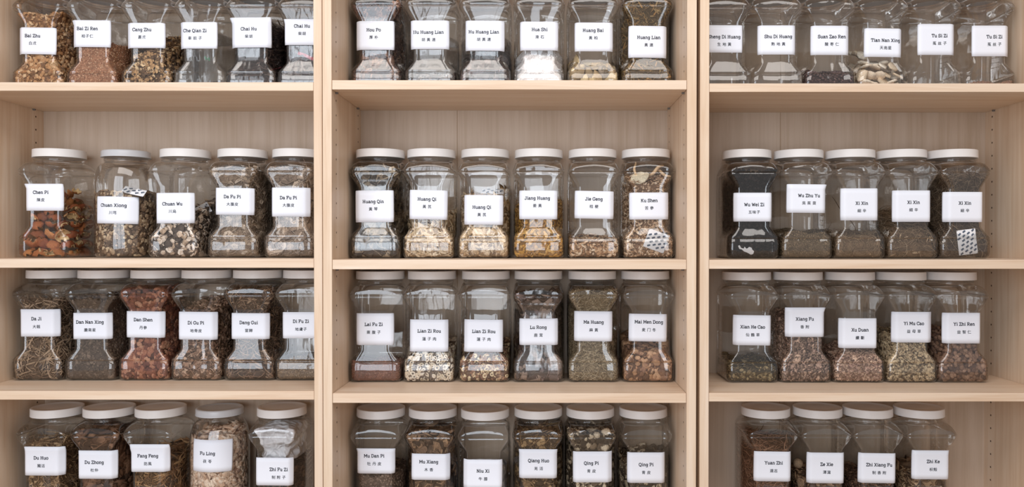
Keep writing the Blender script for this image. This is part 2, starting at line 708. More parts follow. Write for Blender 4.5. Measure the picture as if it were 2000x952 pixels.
def cup_shell(rs, level=1):
    """a broken piece of rind: part of a thick sphere shell"""
    nu, nv = 7, 6
    V, F = [], []
    sp = rs.uniform(1.5, 2.4)
    for s, rr in ((0, 1.0), (1, 0.86)):
        for i in range(nu):
            for j in range(nv):
                u = (i / (nu - 1) - 0.5) * sp * (1 + 0.2 * math.sin(j * 2.1 + sp * 7))
                v = (j / (nv - 1) - 0.5) * sp * 0.9 * (1 + 0.22 * math.cos(i * 1.7 + sp * 5))
                w_ = rr * (1 + 0.07 * math.sin(i * 2.3 + j * 1.9 + sp * 9))
                V.append((w_ * math.sin(u) * math.cos(v), w_ * math.sin(v), w_ * math.cos(u) * math.cos(v) - 0.6))
    o = nu * nv
    idx = lambda s, i, j: s * o + i * nv + j
    for i in range(nu - 1):
        for j in range(nv - 1):
            F.append((idx(0, i, j), idx(0, i + 1, j), idx(0, i + 1, j + 1), idx(0, i, j + 1)))
            F.append((idx(1, i, j), idx(1, i, j + 1), idx(1, i + 1, j + 1), idx(1, i + 1, j)))
    for i in range(nu - 1):
        F.append((idx(0, i, 0), idx(1, i, 0), idx(1, i + 1, 0), idx(0, i + 1, 0)))
        F.append((idx(0, i, nv - 1), idx(0, i + 1, nv - 1), idx(1, i + 1, nv - 1), idx(1, i, nv - 1)))
    for j in range(nv - 1):
        F.append((idx(0, 0, j), idx(0, 0, j + 1), idx(1, 0, j + 1), idx(1, 0, j)))
        F.append((idx(0, nu - 1, j), idx(1, nu - 1, j), idx(1, nu - 1, j + 1), idx(0, nu - 1, j + 1)))
    return np.array(V), F


def variants(fn, n=4):
    return [fn() for _ in range(n)]


# every shape is about one unit in half length, long along x, thin along z
SHAPES = {
    'chip': variants(lambda: prism(6, 0.35, 0.35, RS, 0.1, 1.0, 0.62)),
    'thin_chip': variants(lambda: prism(7, 0.3, 0.12, RS, 0.22, 1.0, 0.75)),
    'sliver': variants(lambda: prism(6, 0.2, 0.12, RS, 0.06, 1.0, 0.22)),
    'slice': variants(lambda: prism(10, 0.12, 0.16, RS, 0.12, 1.0, 0.85)),
    'lump': variants(lambda: lumpy(1, 0.22, RS, 1, 0.75, 0.6)),
    'knob': variants(lambda: lumpy(1, 0.30, RS, 1, 0.85, 0.75)),
    'seed': variants(lambda: lumpy(1, 0.05, RS, 1, 0.72, 0.7), 2),
    'grain': variants(lambda: (ico(0)[0] * np.array([1, 0.7, 0.7]), ico(0)[1]), 1),
    'twig': variants(lambda: tube(6, 5, 0.22, 0.055, RS, 0.4, 0.07), 6),
    'root': variants(lambda: tube(6, 5, 0.30, 0.10, RS, 0.6, 0.10), 6),
    'hair': variants(lambda: tube(8, 3, 0.55, 0.018, RS, 0.5, 0.16), 6),
    'straw': variants(lambda: tube(2, 5, 0.0, 0.07, RS, 0.0), 1),
    'fibre': variants(lambda: tube(8, 3, 0.5, 0.03, RS, 0.5, 0.12), 6),
    'ring': variants(lambda: ring(RS), 3),
    'curl': variants(lambda: curl(RS), 4),
    'rind': variants(lambda: cup_shell(RS), 5),
}


class Bulk:
    def __init__(self):
        self.V, self.C, self.L, self.T = [], [], [], []
        self.n = 0

    def add(self, V, F, C):
        self.V.append(V)
        self.C.append(C)
        for f in F:
            self.L.append(np.array(f) + self.n)
            self.T.append(len(f))
        self.n += len(V)

    def add_many(self, proto, M, pos, cols, kd):
        """proto (V, F); M (k,3,3); pos (k,3); cols (k,3)"""
        V, F = proto
        k = len(pos)
        if k == 0:
            return
        P = np.einsum('kij,vj->kvi', M, V) + pos[:, None, :]
        P = clamp_in(P.reshape(-1, 3), kd)
        loops = np.concatenate([np.array(f) for f in F])
        tot = np.array([len(f) for f in F])
        self.V.append(P)
        jit = 1 + RS.uniform(-0.12, 0.12, (k * len(V), 1))
        self.C.append(np.repeat(cols, len(V), 0) * jit)
        self.L.append((loops[None, :] + (np.arange(k) * len(V))[:, None] + self.n).ravel())
        self.T.append(np.tile(tot, k))
        self.n += k * len(V)

    def mesh(self, name, m=None):
        V = np.concatenate(self.V)
        C = np.concatenate(self.C)
        L = np.concatenate([np.atleast_1d(x) for x in self.L])
        T = np.concatenate([np.atleast_1d(x) for x in self.T])
        S = np.concatenate([[0], np.cumsum(T)[:-1]])
        return fast_mesh(name, V, L, S, T, np.clip(C, 0, 1), m or HERB)


def heap(hf, x, y):
    """height of the heap at (x, y): level, slopes, mound"""
    h, sx, sy, mound, ph = hf
    return (h + sx * x / JW + sy * (y - LIDC) / JW - mound * ((x / JW) ** 2 + ((y - LIDC) / JW) ** 2)
            + 0.0035 * np.sin(x * 90 + ph) + 0.0035 * np.sin(y * 80 + 2 * ph))


def fill(bulk, kd, hf, spec, pal, core_gap=0.0045, big=False):
    """spec: list of (shape, half length, count, size spread); pal: list of hex colours, the last one paints the shade between pieces and tints a few pieces"""
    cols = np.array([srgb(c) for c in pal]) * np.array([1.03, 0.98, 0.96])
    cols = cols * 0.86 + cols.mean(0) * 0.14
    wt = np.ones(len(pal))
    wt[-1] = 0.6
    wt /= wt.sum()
    hmax = max(0.008, hf[0] + abs(hf[1]) + abs(hf[2]))
    # the mass of the pile; its dark tone paints in shade between the pieces
    nz = max(4, int(hmax / 0.006))
    rings = []
    for q in range(nz + 1):
        fr = q / nz
        z = max(0.0035, fr * hf[0])
        c = np.array(full_contour(min(z, 0.224), 0.0035 + core_gap, kd))
        zz = np.maximum(0.0035, fr * np.maximum(0.004, heap(hf, c[:, 0], c[:, 1]) - core_gap * 0.4))
        # follow the wall at the true height
        rings.append(np.stack([c[:, 0], c[:, 1], zz], 1))
    n = len(rings[0])
    cen = np.array([0, LIDC])
    for s in (0.8, 0.55, 0.3, 0.1):
        c = rings[nz][:, :2] * s + cen * (1 - s)
        rings.append(np.stack([c[:, 0], c[:, 1], np.maximum(0.004, heap(hf, c[:, 0], c[:, 1]) - core_gap * 0.4)], 1))
    Vc = np.concatenate(rings)
    Vc[:, :2] += RS.uniform(-0.0008, 0.0008, (len(Vc), 2))
    Vc = clamp_in(Vc, kd)
    Fc = []
    for k in range(len(rings) - 1):
        for j in range(n):
            a, b = k * n + j, k * n + (j + 1) % n
            Fc.append((a, b, b + n, a + n))
    Fc.append(tuple(range((len(rings) - 1) * n, len(rings) * n)))
    Fc.append(tuple(range(n))[::-1])
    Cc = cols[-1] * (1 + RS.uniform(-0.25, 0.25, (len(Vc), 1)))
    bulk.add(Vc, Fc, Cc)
    # the outline's cumulative length at a few heights
    zg = np.linspace(0.004, 0.222, 45)
    CT = np.array([full_contour(float(z), 0.0034, kd) for z in zg])
    nc = CT.shape[1]
    for shape, size, count, spread in spec:
        protos = SHAPES[shape]
        if shape in ('chip', 'thin_chip', 'lump', 'knob', 'sliver', 'curl') and size < 0.0074 and not big:
            size, count = size * 0.76, int(count * 1.55)
        thin = {'lump': 0.6, 'knob': 0.7, 'seed': 0.7, 'grain': 0.7, 'root': 0.12, 'twig': 0.07, 'curl': 0.6, 'rind': 0.4,
                'hair': 0.05, 'fibre': 0.05, 'ring': 0.3}.get(shape, 0.22)
        side = count * min(1.0, hmax / 0.2)
        top = int(count * 0.16)
        ns = int(side)
        # wall pieces
        z = RS.uniform(0.004, max(0.006, hmax), ns)
        # front and flanks get most, the back little
        u = RS.uniform(0, 1, ns)
        seg = np.where(RS.uniform(0, 1, ns) < 0.85, (u * 0.76 - 0.38) % 1.0, u)
        # sample evenly by length: use the outline at mid waist
        j = seg
        ii = np.clip(np.searchsorted(zg, z) - 1, 0, len(zg) - 2)
        base = CT[ii]
        d = np.linalg.norm(np.roll(base, -1, 1) - base, axis=2)
        cum = np.cumsum(d, 1)
        tgt = j * cum[:, -1]
        idx = (cum < tgt[:, None]).sum(1) % nc
        p0 = base[np.arange(ns), idx]
        p1 = base[np.arange(ns), (idx + 1) % nc]
        fr = RS.uniform(0, 1, (ns, 1))
        p = p0 + (p1 - p0) * fr
        tg = p1 - p0
        tg /= np.maximum(1e-9, np.linalg.norm(tg, axis=1, keepdims=True))
        nrm = np.stack([tg[:, 1], -tg[:, 0]], 1)
        sz = size * np.exp(RS.normal(0, spread, ns))
        dep = thin * sz * 0.5 + RS.uniform(0, 1, ns) ** 1.5 * core_gap
        p = p - nrm * dep[:, None]
        keep = z < heap(hf, p[:, 0], p[:, 1]) + size * 0.2
        pos = np.concatenate([p, z[:, None]], 1)[keep]
        T = np.concatenate([tg, np.zeros((ns, 1))], 1)[keep]
        Nn = np.concatenate([nrm, np.zeros((ns, 1))], 1)[keep]
        sz = sz[keep]
        U = np.cross(Nn, T)
        # top pieces
        q = RS.uniform(0, 1, top) ** 0.5
        ci = np.clip(np.searchsorted(zg, hf[0]) - 1, 0, len(zg) - 2)
        pc = CT[ci][RS.randint(0, nc, top)]
        pt = cen + (pc - cen) * q[:, None]
        zt = heap(hf, pt[:, 0], pt[:, 1]) + RS.uniform(-0.3, 0.6, top) * size * thin
        post = np.concatenate([pt, zt[:, None]], 1)
        szt = size * np.exp(RS.normal(0, spread, top))
        pos = np.concatenate([pos, post])
        T = np.concatenate([T, np.tile([1.0, 0, 0], (top, 1))])
        U = np.concatenate([U, np.tile([0.0, 1, 0], (top, 1))])
        Nn = np.concatenate([Nn, np.tile([0.0, 0, 1], (top, 1))])
        sz = np.concatenate([sz, szt])
        m = len(pos)
        a = RS.uniform(0, math.tau, m)
        if shape in ('straw', 'twig', 'fibre', 'hair', 'sliver'):
            a = RS.normal(0.5, 0.75, m) * np.where(RS.uniform(0, 1, m) < 0.5, 1, -1)
        X = T * np.cos(a)[:, None] + U * np.sin(a)[:, None]
        Z = Nn * np.where(RS.uniform(0, 1, (m, 1)) < 0.5, 1, -1)
        tilt = RS.normal(0, 0.38, (m, 2))
        Y = np.cross(Z, X)
        X = X + Z * tilt[:, :1]
        X /= np.linalg.norm(X, axis=1, keepdims=True)
        Y = Y + Z * tilt[:, 1:]
        Y -= X * (X * Y).sum(1, keepdims=True)
        Y /= np.linalg.norm(Y, axis=1, keepdims=True)
        Z = np.cross(X, Y)
        M = np.stack([X, Y, Z], 2) * sz[:, None, None]
        cc = cols[RS.choice(len(pal), m, p=wt)]
        which = RS.randint(0, len(protos), m)
        for w_ in range(len(protos)):
            s_ = which == w_
            bulk.add_many(protos[w_], M[s_], pos[s_], cc[s_], kd)


# ------------------------------------------------------------------ lettering
def arc(cx, cy, rx, ry, a0, a1, n=10):
    return [(cx + rx * math.cos(math.radians(a0 + (a1 - a0) * k / n)), cy + ry * math.sin(math.radians(a0 + (a1 - a0) * k / n)))
            for k in range(n + 1)]


# slab typewriter letters: (advance, strokes, slabs (x, y, half width)); capitals 7 high, small letters 5
G = {
    'B': (6.6, [[(1.3, 0), (1.3, 7)], [(1.3, 7), (3.4, 7)] + arc(3.4, 5.3, 1.7, 1.7, 90, -90) + [(1.3, 3.6)],
                [(3.4, 3.6)] + arc(3.5, 1.8, 2.0, 1.8, 90, -90) + [(1.3, 0)]], [(0.9, 0, 1), (0.9, 7, 1)]),
    'C': (6.4, [arc(3.3, 3.5, 2.7, 3.5, 40, 330, 16), [(5.6, 7), (5.6, 4.9)]], []),
    'D': (6.8, [[(1.4, 0), (1.4, 7)], [(1.4, 7), (2.8, 7)] + arc(2.9, 3.5, 3.0, 3.5, 90, -90) + [(1.4, 0)]],
          [(1.0, 0, 1), (1.0, 7, 1)]),
    'F': (6.2, [[(1.5, 0), (1.5, 7)], [(0.4, 7), (5.5, 7), (5.5, 5.2)], [(1.5, 3.6), (3.9, 3.6)], [(3.9, 4.5), (3.9, 2.7)]],
          [(1.6, 0, 1.5)]),
    'G': (6.9, [arc(3.3, 3.5, 2.7, 3.5, 45, 320, 16), [(5.6, 7), (5.6, 5.0)], [(5.4, 0.6), (5.4, 3.0)]], [(5.2, 3.0, 1.3)]),
    'H': (7.4, [[(1.6, 0), (1.6, 7)], [(5.6, 0), (5.6, 7)], [(1.6, 3.6), (5.6, 3.6)]],
          [(1.6, 0, 1.35), (1.6, 7, 1.35), (5.6, 0, 1.35), (5.6, 7, 1.35)]),
    'J': (5.6, [[(4.0, 7), (4.0, 1.6)] + arc(2.4, 1.7, 1.6, 1.7, 0, -180)], [(3.8, 7, 1.6)]),
    'K': (7.0, [[(1.5, 0), (1.5, 7)], [(5.5, 7), (1.6, 2.8)], [(2.8, 4.0), (5.7, 0)]],
          [(1.5, 0, 1.3), (1.5, 7, 1.3), (5.4, 0, 1.2), (5.2, 7, 1.2)]),
    'L': (6.0, [[(1.6, 0), (1.6, 7)], [(0.4, 0), (5.3, 0), (5.3, 2.2)]], [(1.6, 7, 1.4)]),
    'M': (8.2, [[(1.4, 0), (1.4, 7)], [(1.5, 7), (4.1, 2.2), (6.7, 7)], [(6.8, 0), (6.8, 7)]],
          [(1.4, 0, 1.3), (1.0, 7, 1), (6.8, 0, 1.3), (7.1, 7, 1)]),
    'N': (7.3, [[(1.5, 0), (1.5, 7)], [(1.5, 7), (5.7, 0)], [(5.7, 0), (5.7, 7)]],
          [(1.5, 0, 1.3), (1.1, 7, 1), (5.7, 7, 1.3)]),
    'P': (6.4, [[(1.5, 0), (1.5, 7)], [(1.5, 7), (3.6, 7)] + arc(3.6, 5.1, 2.0, 1.9, 90, -90) + [(1.5, 3.2)]],
          [(1.6, 0, 1.5), (0.9, 7, 1)]),
    'Q': (7.0, [arc(3.4, 3.5, 2.8, 3.5, 0, 360, 18), [(2.4, -0.6), (3.5, 0.5), (4.7, -1.1), (6.0, -0.8)]], []),
    'R': (7.0, [[(1.4, 0), (1.4, 7)], [(1.4, 7), (3.5, 7)] + arc(3.5, 5.3, 1.9, 1.7, 90, -90) + [(1.4, 3.6)],
                [(3.4, 3.6), (5.4, 0)]], [(1.4, 0, 1.35), (0.9, 7, 1), (5.6, 0, 1.1)]),
    'S': (6.0, [arc(3.0, 5.2, 2.1, 1.8, 20, 230, 10) + arc(3.0, 1.8, 2.2, 1.8, 60, -150, 10), [(5.0, 7), (5.0, 5.2)],
                [(0.8, 0), (0.8, 1.9)]], []),
    'T': (6.6, [[(3.3, 0), (3.3, 7)], [(0.6, 5.2), (0.6, 7), (6.0, 7), (6.0, 5.2)]], [(3.3, 0, 1.5)]),
    'W': (8.6, [[(1.2, 7), (2.6, 0), (4.3, 5.6), (6.0, 0), (7.4, 7)]], [(1.3, 7, 1.3), (7.3, 7, 1.3)]),
    'X': (7.0, [[(1.2, 0), (5.8, 7)], [(1.2, 7), (5.8, 0)]], [(1.3, 0, 1.3), (1.3, 7, 1.2), (5.7, 0, 1.3), (5.7, 7, 1.2)]),
    'Y': (7.0, [[(1.1, 7), (3.5, 3.4), (5.9, 7)], [(3.5, 3.4), (3.5, 0)]], [(3.5, 0, 1.5), (1.2, 7, 1.2), (5.8, 7, 1.2)]),
    'Z': (6.2, [[(0.9, 5.3), (0.9, 7), (5.2, 7), (0.8, 0), (5.4, 0), (5.4, 1.8)]], []),
    'a': (5.6, [arc(2.4, 3.6, 1.6, 1.4, 150, 0, 6) + [(4.0, 0.7), (5.1, 0.2)], arc(2.3, 1.4, 1.6, 1.4, 60, 330, 10),
                [(3.0, 2.9), (4.0, 2.7)]], []),
    'e': (5.4, [[(0.9, 2.6), (4.4, 2.6)] + arc(2.6, 2.5, 1.9, 2.5, 5, 320, 14)], []),
    'g': (5.7, [arc(2.5, 2.9, 1.8, 2.1, 0, 360, 12), [(4.3, 4.8), (4.3, -0.8)] + arc(2.6, -0.8, 1.7, 1.4, 0, -160, 8)],
          [(4.7, 4.9, 0.8)]),
    'h': (6.0, [[(1.4, 0), (1.4, 7)], arc(3.0, 3.2, 1.6, 1.8, 170, 0, 8) + [(4.6, 0)]], [(1.3, 0, 1.1), (1.0, 7, 0.9), (4.7, 0, 1.1)]),
    'i': (3.4, [[(1.8, 0), (1.8, 4.9)], [(1.8, 6.3), (1.8, 7.3)]], [(1.8, 0, 1.3), (1.2, 4.9, 0.9)]),
    'n': (6.0, [[(1.4, 0), (1.4, 4.9)], arc(3.0, 3.2, 1.6, 1.8, 170, 0, 8) + [(4.6, 0)]], [(1.3, 0, 1.1), (1.0, 4.9, 0.9), (4.7, 0, 1.1)]),
    'o': (5.6, [arc(2.7, 2.5, 2.0, 2.5, 0, 360, 14)], []),
    'u': (6.0, [[(1.3, 4.9), (1.3, 1.8)] + arc(2.9, 1.8, 1.6, 1.8, 180, 350, 8), [(4.5, 4.9), (4.5, 0)]],
          [(1.0, 4.9, 0.9), (4.2, 4.9, 0.9), (4.9, 0, 0.9)]),
    ' ': (3.0, [], []),
}
WT = 0.74          # half the stroke's weight


def quad(V, F, a, b, w_):
    dx, dy = b[0] - a[0], b[1] - a[1]
    l = math.hypot(dx, dy)
    if l < 1e-6:
        return
    dx, dy = dx / l, dy / l
    e = w_ * 0.5
    ax, ay, bx, by = a[0] - dx * e, a[1] - dy * e, b[0] + dx * e, b[1] + dy * e
    i = len(V)
    V += [(ax - dy * w_, ay + dx * w_), (ax + dy * w_, ay - dx * w_), (bx + dy * w_, by - dx * w_), (bx - dy * w_, by + dx * w_)]
    F.append((i, i + 1, i + 2, i + 3))


def latin(text, unit):
    V, F, x = [], [], 0.0
    for ch in text:
        adv, strokes, slabs = G[ch]
        for s in strokes:
            for a, b in zip(s[:-1], s[1:]):
                quad(V, F, (a[0] + x, a[1]), (b[0] + x, b[1]), WT)
        for sx, sy, h in slabs:
            yy = sy + (0.4 if sy < 1 else -0.4) * 0.5
            quad(V, F, (x + sx - h, yy), (x + sx + h, yy), 0.42)
        x += adv
    V = [((vx - x / 2) * unit, (vy - 3.5) * unit) for vx, vy in V]
    return V, F


_CJK = {}


def cjk_char(ch):
    if ch not in _CJK:
        c = bpy.data.curves.new('lettering_curve', 'FONT')
        c.body = ch
        c.size = 1.0
        c.resolution_u = 2
        o = bpy.data.objects.new('lettering_curve', c)
        COL.objects.link(o)
        dg = bpy.context.evaluated_depsgraph_get()
        me = bpy.data.meshes.new_from_object(o.evaluated_get(dg))
        V = [(v.co.x, v.co.y) for v in me.vertices]
        F = [tuple(p.vertices) for p in me.polygons]
        xs = [v[0] for v in V]
        ys = [v[1] for v in V]
        cx = 0.5
        cy_ = (min(ys) + max(ys)) / 2
        V = [(x - (min(xs) + max(xs)) / 2, y - cy_) for x, y in V]
        bpy.data.objects.remove(o)
        bpy.data.curves.remove(c)
        bpy.data.meshes.remove(me)
        _CJK[ch] = (V, F)
    return _CJK[ch]


def cjk(text, size, wide):
    pitch = 0.0121 if wide else 0.0094
    V, F = [], []
    n = len(text)
    for k, ch in enumerate(text):
        cv, cf = cjk_char(ch)
        b = len(V)
        x0 = (k - (n - 1) / 2) * pitch
        for ex, ey in ((-.00012, -.00010), (.00012, -.00010), (.00012, .00010), (-.00012, .00010)):   # bold print
            b = len(V)
            V += [(x * size + x0 + ex, y * size + ey) for x, y in cv]
            F += [tuple(b + i for i in f) for f in cf]
    return V, F


ARC = {}


def on_front(s, z, kd, lift):
    """point on the jar's face: s along the outline from the front centre, z up"""
    if kd == 'square':
        t = pinch_at(z)
        y0, a, sg = 0.007 * t - lift, abs(s), (1 if s >= 0 else -1)
        FL, R, th = 0.0335 + (1 - t) * 0.022, 0.008, math.radians(44) * t + 0.001
        if a <= FL:
            return (sg * a, y0, z)
        b = min((a - FL) / R, th)
        x, y = FL + (R + lift) * math.sin(b), y0 + (R + lift) * (1 - math.cos(b))
        r = a - FL - R * b
        return (sg * (x + r * math.cos(b)), y + r * math.sin(b), z)
    key = (round(z, 4), kd)
    if key not in ARC:
        h = np.array(half_contour(key[0], 0.0, kd))
        d = np.concatenate([[0], np.cumsum(np.linalg.norm(np.diff(h, axis=0), axis=1))])
        ARC[key] = (h, d)
    h, d = ARC[key]
    a = abs(s)
    x = np.interp(a, d, h[:, 0])
    y = np.interp(a, d, h[:, 1])
    e = 0.0015
    x2 = np.interp(a + e, d, h[:, 0])
    y2 = np.interp(a + e, d, h[:, 1])
    x1 = np.interp(max(0, a - e), d, h[:, 0])
    y1 = np.interp(max(0, a - e), d, h[:, 1])
    tx, ty = x2 - x1, y2 - y1
    l = math.hypot(tx, ty) or 1
    nx, ny = ty / l, -tx / l
    sg = 1 if s >= 0 else -1
    return (sg * (x + nx * lift), y + ny * lift, z)


# ------------------------------------------------------------------ what stands where
# (bookcase, row, name, characters, wide spacing, lid-or-face centre px, label box px, tilt deg, text centre px)
NAN = None
JARS = [
    # left bookcase
    ('L', 1, 'Bai Zhu', '白朮', 0, 70, (31.4, 54, 108, 106), -1.0, (64, 70)),
    ('L', 1, 'Bai Zi Ren', '柏子仁', 0, 176, (138.6, 40, 214.5, 92), -0.6, (171, 56)),
    ('L', 1, 'Cang Zhu', '蒼朮', 0, 283, (245, 45, 321, 94), 0, (277.5, 58)),
    ('L', 1, 'Che Qian Zi', '車前子', 1, 387, (349, 43.5, 423, 95), 0, (381, 60)),
    ('L', 1, 'Chai Hu', '柴胡', 0, 488, (449.5, 35, 529, 93), 0.5, (486, 56.5)),
    ('L', 1, 'Chai Hu', '柴胡', 0, 591, (556, 38, 632, 88), 0, (590, 51)),
    ('L', 2, 'Chen Pi', '陳皮', 0, 117, (48, 359.4, 122, 411.8), 0, (80, 376)),
    ('L', 2, 'Chuan Xiong', '川芎', 0, 246.5, (183, 384, 264.4, 437), -1.0, (219, 401)),
    ('L', 2, 'Chuan Wu', '川烏', 0, 362.5, (304.7, 377, 378.8, 436.5), 0.3, (337, 398.5)),
    ('L', 2, 'Da Fu Pi', '大腹皮', 0, 475, (421, 367.5, 496, 420), -0.7, (454, 384.5)),
    ('L', 2, 'Da Fu Pi', '大腹皮', 0, 581, (531, 366.8, 606, 423.5), -0.3, (563.5, 386.5)),
    ('L', 3, 'Da Ji', '大戟', 0, 104.4, (41, 604.4, 115.3, 658), 0, (71.5, 623)),
    ('L', 3, 'Dan Nan Xing', '膽南星', 0, 204.7, (143, 611.5, 217.6, 663), 0, (176, 629.5)),
    ('L', 3, 'Dan Shen', '丹參', 0, 306, (246, 608.5, 321, 660), -0.8, (280, 625)),
    ('L', 3, 'Di Gu Pi', '地骨皮', 0, 405, (348.5, 609.5, 424, 664), -0.8, (383, 631)),
    ('L', 3, 'Dang Gui', '當歸', 0, 505, (451.8, 612, 526, 663), -0.5, (486, 630.5)),
    ('L', 3, 'Di Fu Zi', '地膚子', 0, 602, (551.8, 610, 627, 661.5), 0, (588, 628)),
    ('L', 4, 'Du Huo', '獨活', 0, 111.5, (49.5, 872.5, 125.4, 929.6), -0.5, (80.5, 895)),
    ('L', 4, 'Du Zhong', '杜仲', 0, 213.5, (154, 880.5, 228, 936), -0.6, (184.5, 903.5)),
    ('L', 4, 'Fang Feng', '防風', 0, 313, (256, 867.5, 330.7, 922.5), 0, (289, 891)),
    ('L', 4, 'Fu Ling', '茯苓', 1, 428, (372, 861, 450, 924), -1.5, (404, 887)),
    ('L', 4, 'Zhi Fu Zi', '制附子', 1, 550, (500, 894.5, 572.6, 949), -0.6, (544.5, 917.5)),
    # middle bookcase
    ('M', 1, 'Hou Po', '厚朴', 1, 733, (693.8, 41.4, 769.4, 97.5), 0, (730, 58.5)),
    ('M', 1, 'Hu Huang Lian', '胡黃連', 1, 839, (801, 40.3, 877.4, 96), 0, (837, 63)),
    ('M', 1, 'Hu Huang Lian', '胡黃連', 1, 946, (908.5, 40.7, 986, 99.3), -0.4, (945, 62.5)),
    ('M', 1, 'Hua Shi', '滑石', 1, 1053, (1015.5, 42.5, 1091, 98.6), 0, (1054, 57.8)),
    ('M', 1, 'Huang Bai', '黃柏', 1, 1160, (1122.5, 44.3, 1198, 100.3), 0, (1158.5, 59.5)),
    ('M', 1, 'Huang Lian', '黃連', 1, 1265.5, (1227.7, 51, 1303, 113), -0.6, (1267, 73.3)),
    ('M', 2, 'Huang Qin', '黃琴', 1, 740.8, (691.5, 372.3, 768.3, 434.3), 0.4, (729, 394)),
    ('M', 2, 'Huang Qi', '黃芪', 1, 843.4, (799.2, 371.8, 874, 429), -1.2, (834, 389.3)),
    ('M', 2, 'Huang Qi', '黃芪', 1, 948, (905.8, 381.3, 983.3, 439.3), -0.4, (941, 405)),
    ('M', 2, 'Jiang Huang', '姜黃', 1, 1052, (1013.5, 372.6, 1089, 428.6), -0.3, (1049.5, 387.3)),
    ('M', 2, 'Jie Geng', '桔梗', 1, 1157.3, (1122, 373.5, 1200, 427.5), -1.2, (1160, 389)),
    ('M', 2, 'Ku Shen', '苦參', 1, 1260.6, (1229, 376.4, 1307, 429), 0.3, (1268, 392)),
    ('M', 3, 'Lai Fu Zi', '萊腹子', 1, 742, (694.7, 612.3, 769, 674.5), 0, (730, 634)),
    ('M', 3, 'Lian Zi Rou', '蓮子肉', 1, 844.3, (799.6, 624.6, 876, 687.3), -0.4, (838.5, 647)),
    ('M', 3, 'Lian Zi Rou', '蓮子肉', 1, 948.7, (905, 624.6, 982.4, 687.8), -0.6, (945, 647.8)),
    ('M', 3, 'Lu Rong', '鹿茸', 1, 1052, (1014, 622.6, 1090.6, 674.5), 0, (1051.5, 639.7)),
    ('M', 3, 'Ma Huang', '麻黃', 1, 1156, (1121, 608.3, 1196.6, 667), -0.6, (1159.5, 629.5)),
    ('M', 3, 'Mai Men Dong', '麦门冬', 1, 1259.6, (1228, 613.6, 1303.3, 667.4), -0.8, (1267.3, 629.3)),
    ('M', 4, 'Mu Dan Pi', '牡丹皮', 1, 742.7, (697, 876, 771.5, 925.7), -0.3, (731, 891)),
    ('M', 4, 'Mu Xiang', '木香', 1, 846, (803.5, 886.8, 880, 938.2), -0.9, (837.5, 902.5)),
    ('M', 4, 'Niu Xi', '牛膝', 1, 948, (903.5, 898, 981, 956), -0.6, (943.5, 920.5)),
    ('M', 4, 'Qiang Huo', '羌活', 1, 1051, (1013.5, 877.5, 1088.4, 935), -0.4, (1052, 900.3)),
    ('M', 4, 'Qing Pi', '青皮', 1, 1153, (1119, 882.2, 1197, 943), 0, (1155, 905.2)),
    ('M', 4, 'Qing Pi', '青皮', 1, 1256, (1225, 884, 1299, 944), 0, (1262, 908)),
    # right bookcase
    ('R', 1, 'Sheng Di Huang', '生地黃', 1, 1412, (1373, 49.5, 1449.6, 102.7), -0.3, (1414.5, 72)),
    ('R', 1, 'Shu Di Huang', '熟地黃', 1, 1519, (1480.5, 49.9, 1554.7, 106.6), 0, (1520, 71.5)),
    ('R', 1, 'Suan Zao Ren', '酸枣仁', 1, 1623, (1584.5, 50.5, 1659.5, 107.5), -0.3, (1624.5, 71.8)),
    ('R', 1, 'Tian Nan Xing', '天南星', 0, 1727, (1689.3, 55.8, 1763, 111.5), -0.8, (1729.5, 79)),
    ('R', 1, 'Tu Si Zi', '菟丝子', 1, 1831, (1793.8, 47.2, 1866.6, 107.4), 0, (1835, 70)),
    ('R', 1, 'Tu Si Zi', '菟丝子', 1, 1936, (1900, 50.3, 1974, 110), 0, (1942, 72)),
    ('R', 2, 'Wu Wei Zi', '五味子', 0, 1458.5, (1433, 376.8, 1508, 433), 0, (1473, 400)),
    ('R', 2, 'Wu Zhu Yu', '吳茱萸', 1, 1559.5, (1537.2, 360.4, 1613.8, 416), -0.6, (1580, 382.3)),
    ('R', 2, 'Xi Xin', '細辛', 1, 1660, (1642.6, 368.3, 1715.3, 430.8), 0, (1683, 397.3)),
    ('R', 2, 'Xi Xin', '細辛', 1, 1759.6, (1744, 372.3, 1817.6, 433.6), 0, (1784, 395.5)),
    ('R', 2, 'Xi Xin', '細辛', 1, 1858.8, (1842.8, 375.2, 1919.5, 434), -0.2, (1884.3, 397)),
    ('R', 3, 'Xian He Cao', '仙鶴草', 1, 1457.4, (1431.8, 616, 1505.8, 675), -0.8, (1470, 639)),
    ('R', 3, 'Xiang Fu', '香附', 1, 1557.7, (1533.8, 600.8, 1610.5, 658.6), 0, (1571.7, 623.5)),
    ('R', 3, 'Xu Duan', '續斷', 1, 1658.4, (1638.6, 622.1, 1712, 680.6), 0, (1679.5, 644.7)),
    ('R', 3, 'Yi Mu Cao', '益母草', 1, 1758.4, (1742.4, 609.6, 1823.8, 669.5), -0.3, (1784.7, 632.2)),
    ('R', 3, 'Yi Zhi Ren', '益智仁', 1, 1855.4, (1841.7, 611.4, 1914, 671.4), 0, (1882.7, 633.5)),
    ('R', 4, 'Yuan Zhi', '遠志', 0, 1495, (1473, 882.3, 1545.7, 941), -0.8, (1511, 904.6)),
    ('R', 4, 'Ze Xie', '澤瀉', 0, 1596.7, (1576.3, 884.5, 1649, 944.7), -0.6, (1614.5, 907.5)),
    ('R', 4, 'Zhi Xiang Fu', '制香附', 1, 1694.7, (1677, 885.6, 1749.8, 944.3), -0.9, (1717, 908.5)),
    ('R', 4, 'Zhi Ke', '枳殼', 0, 1795.5, (1782, 880, 1854.3, 937), -0.4, (1822.5, 902)),
]

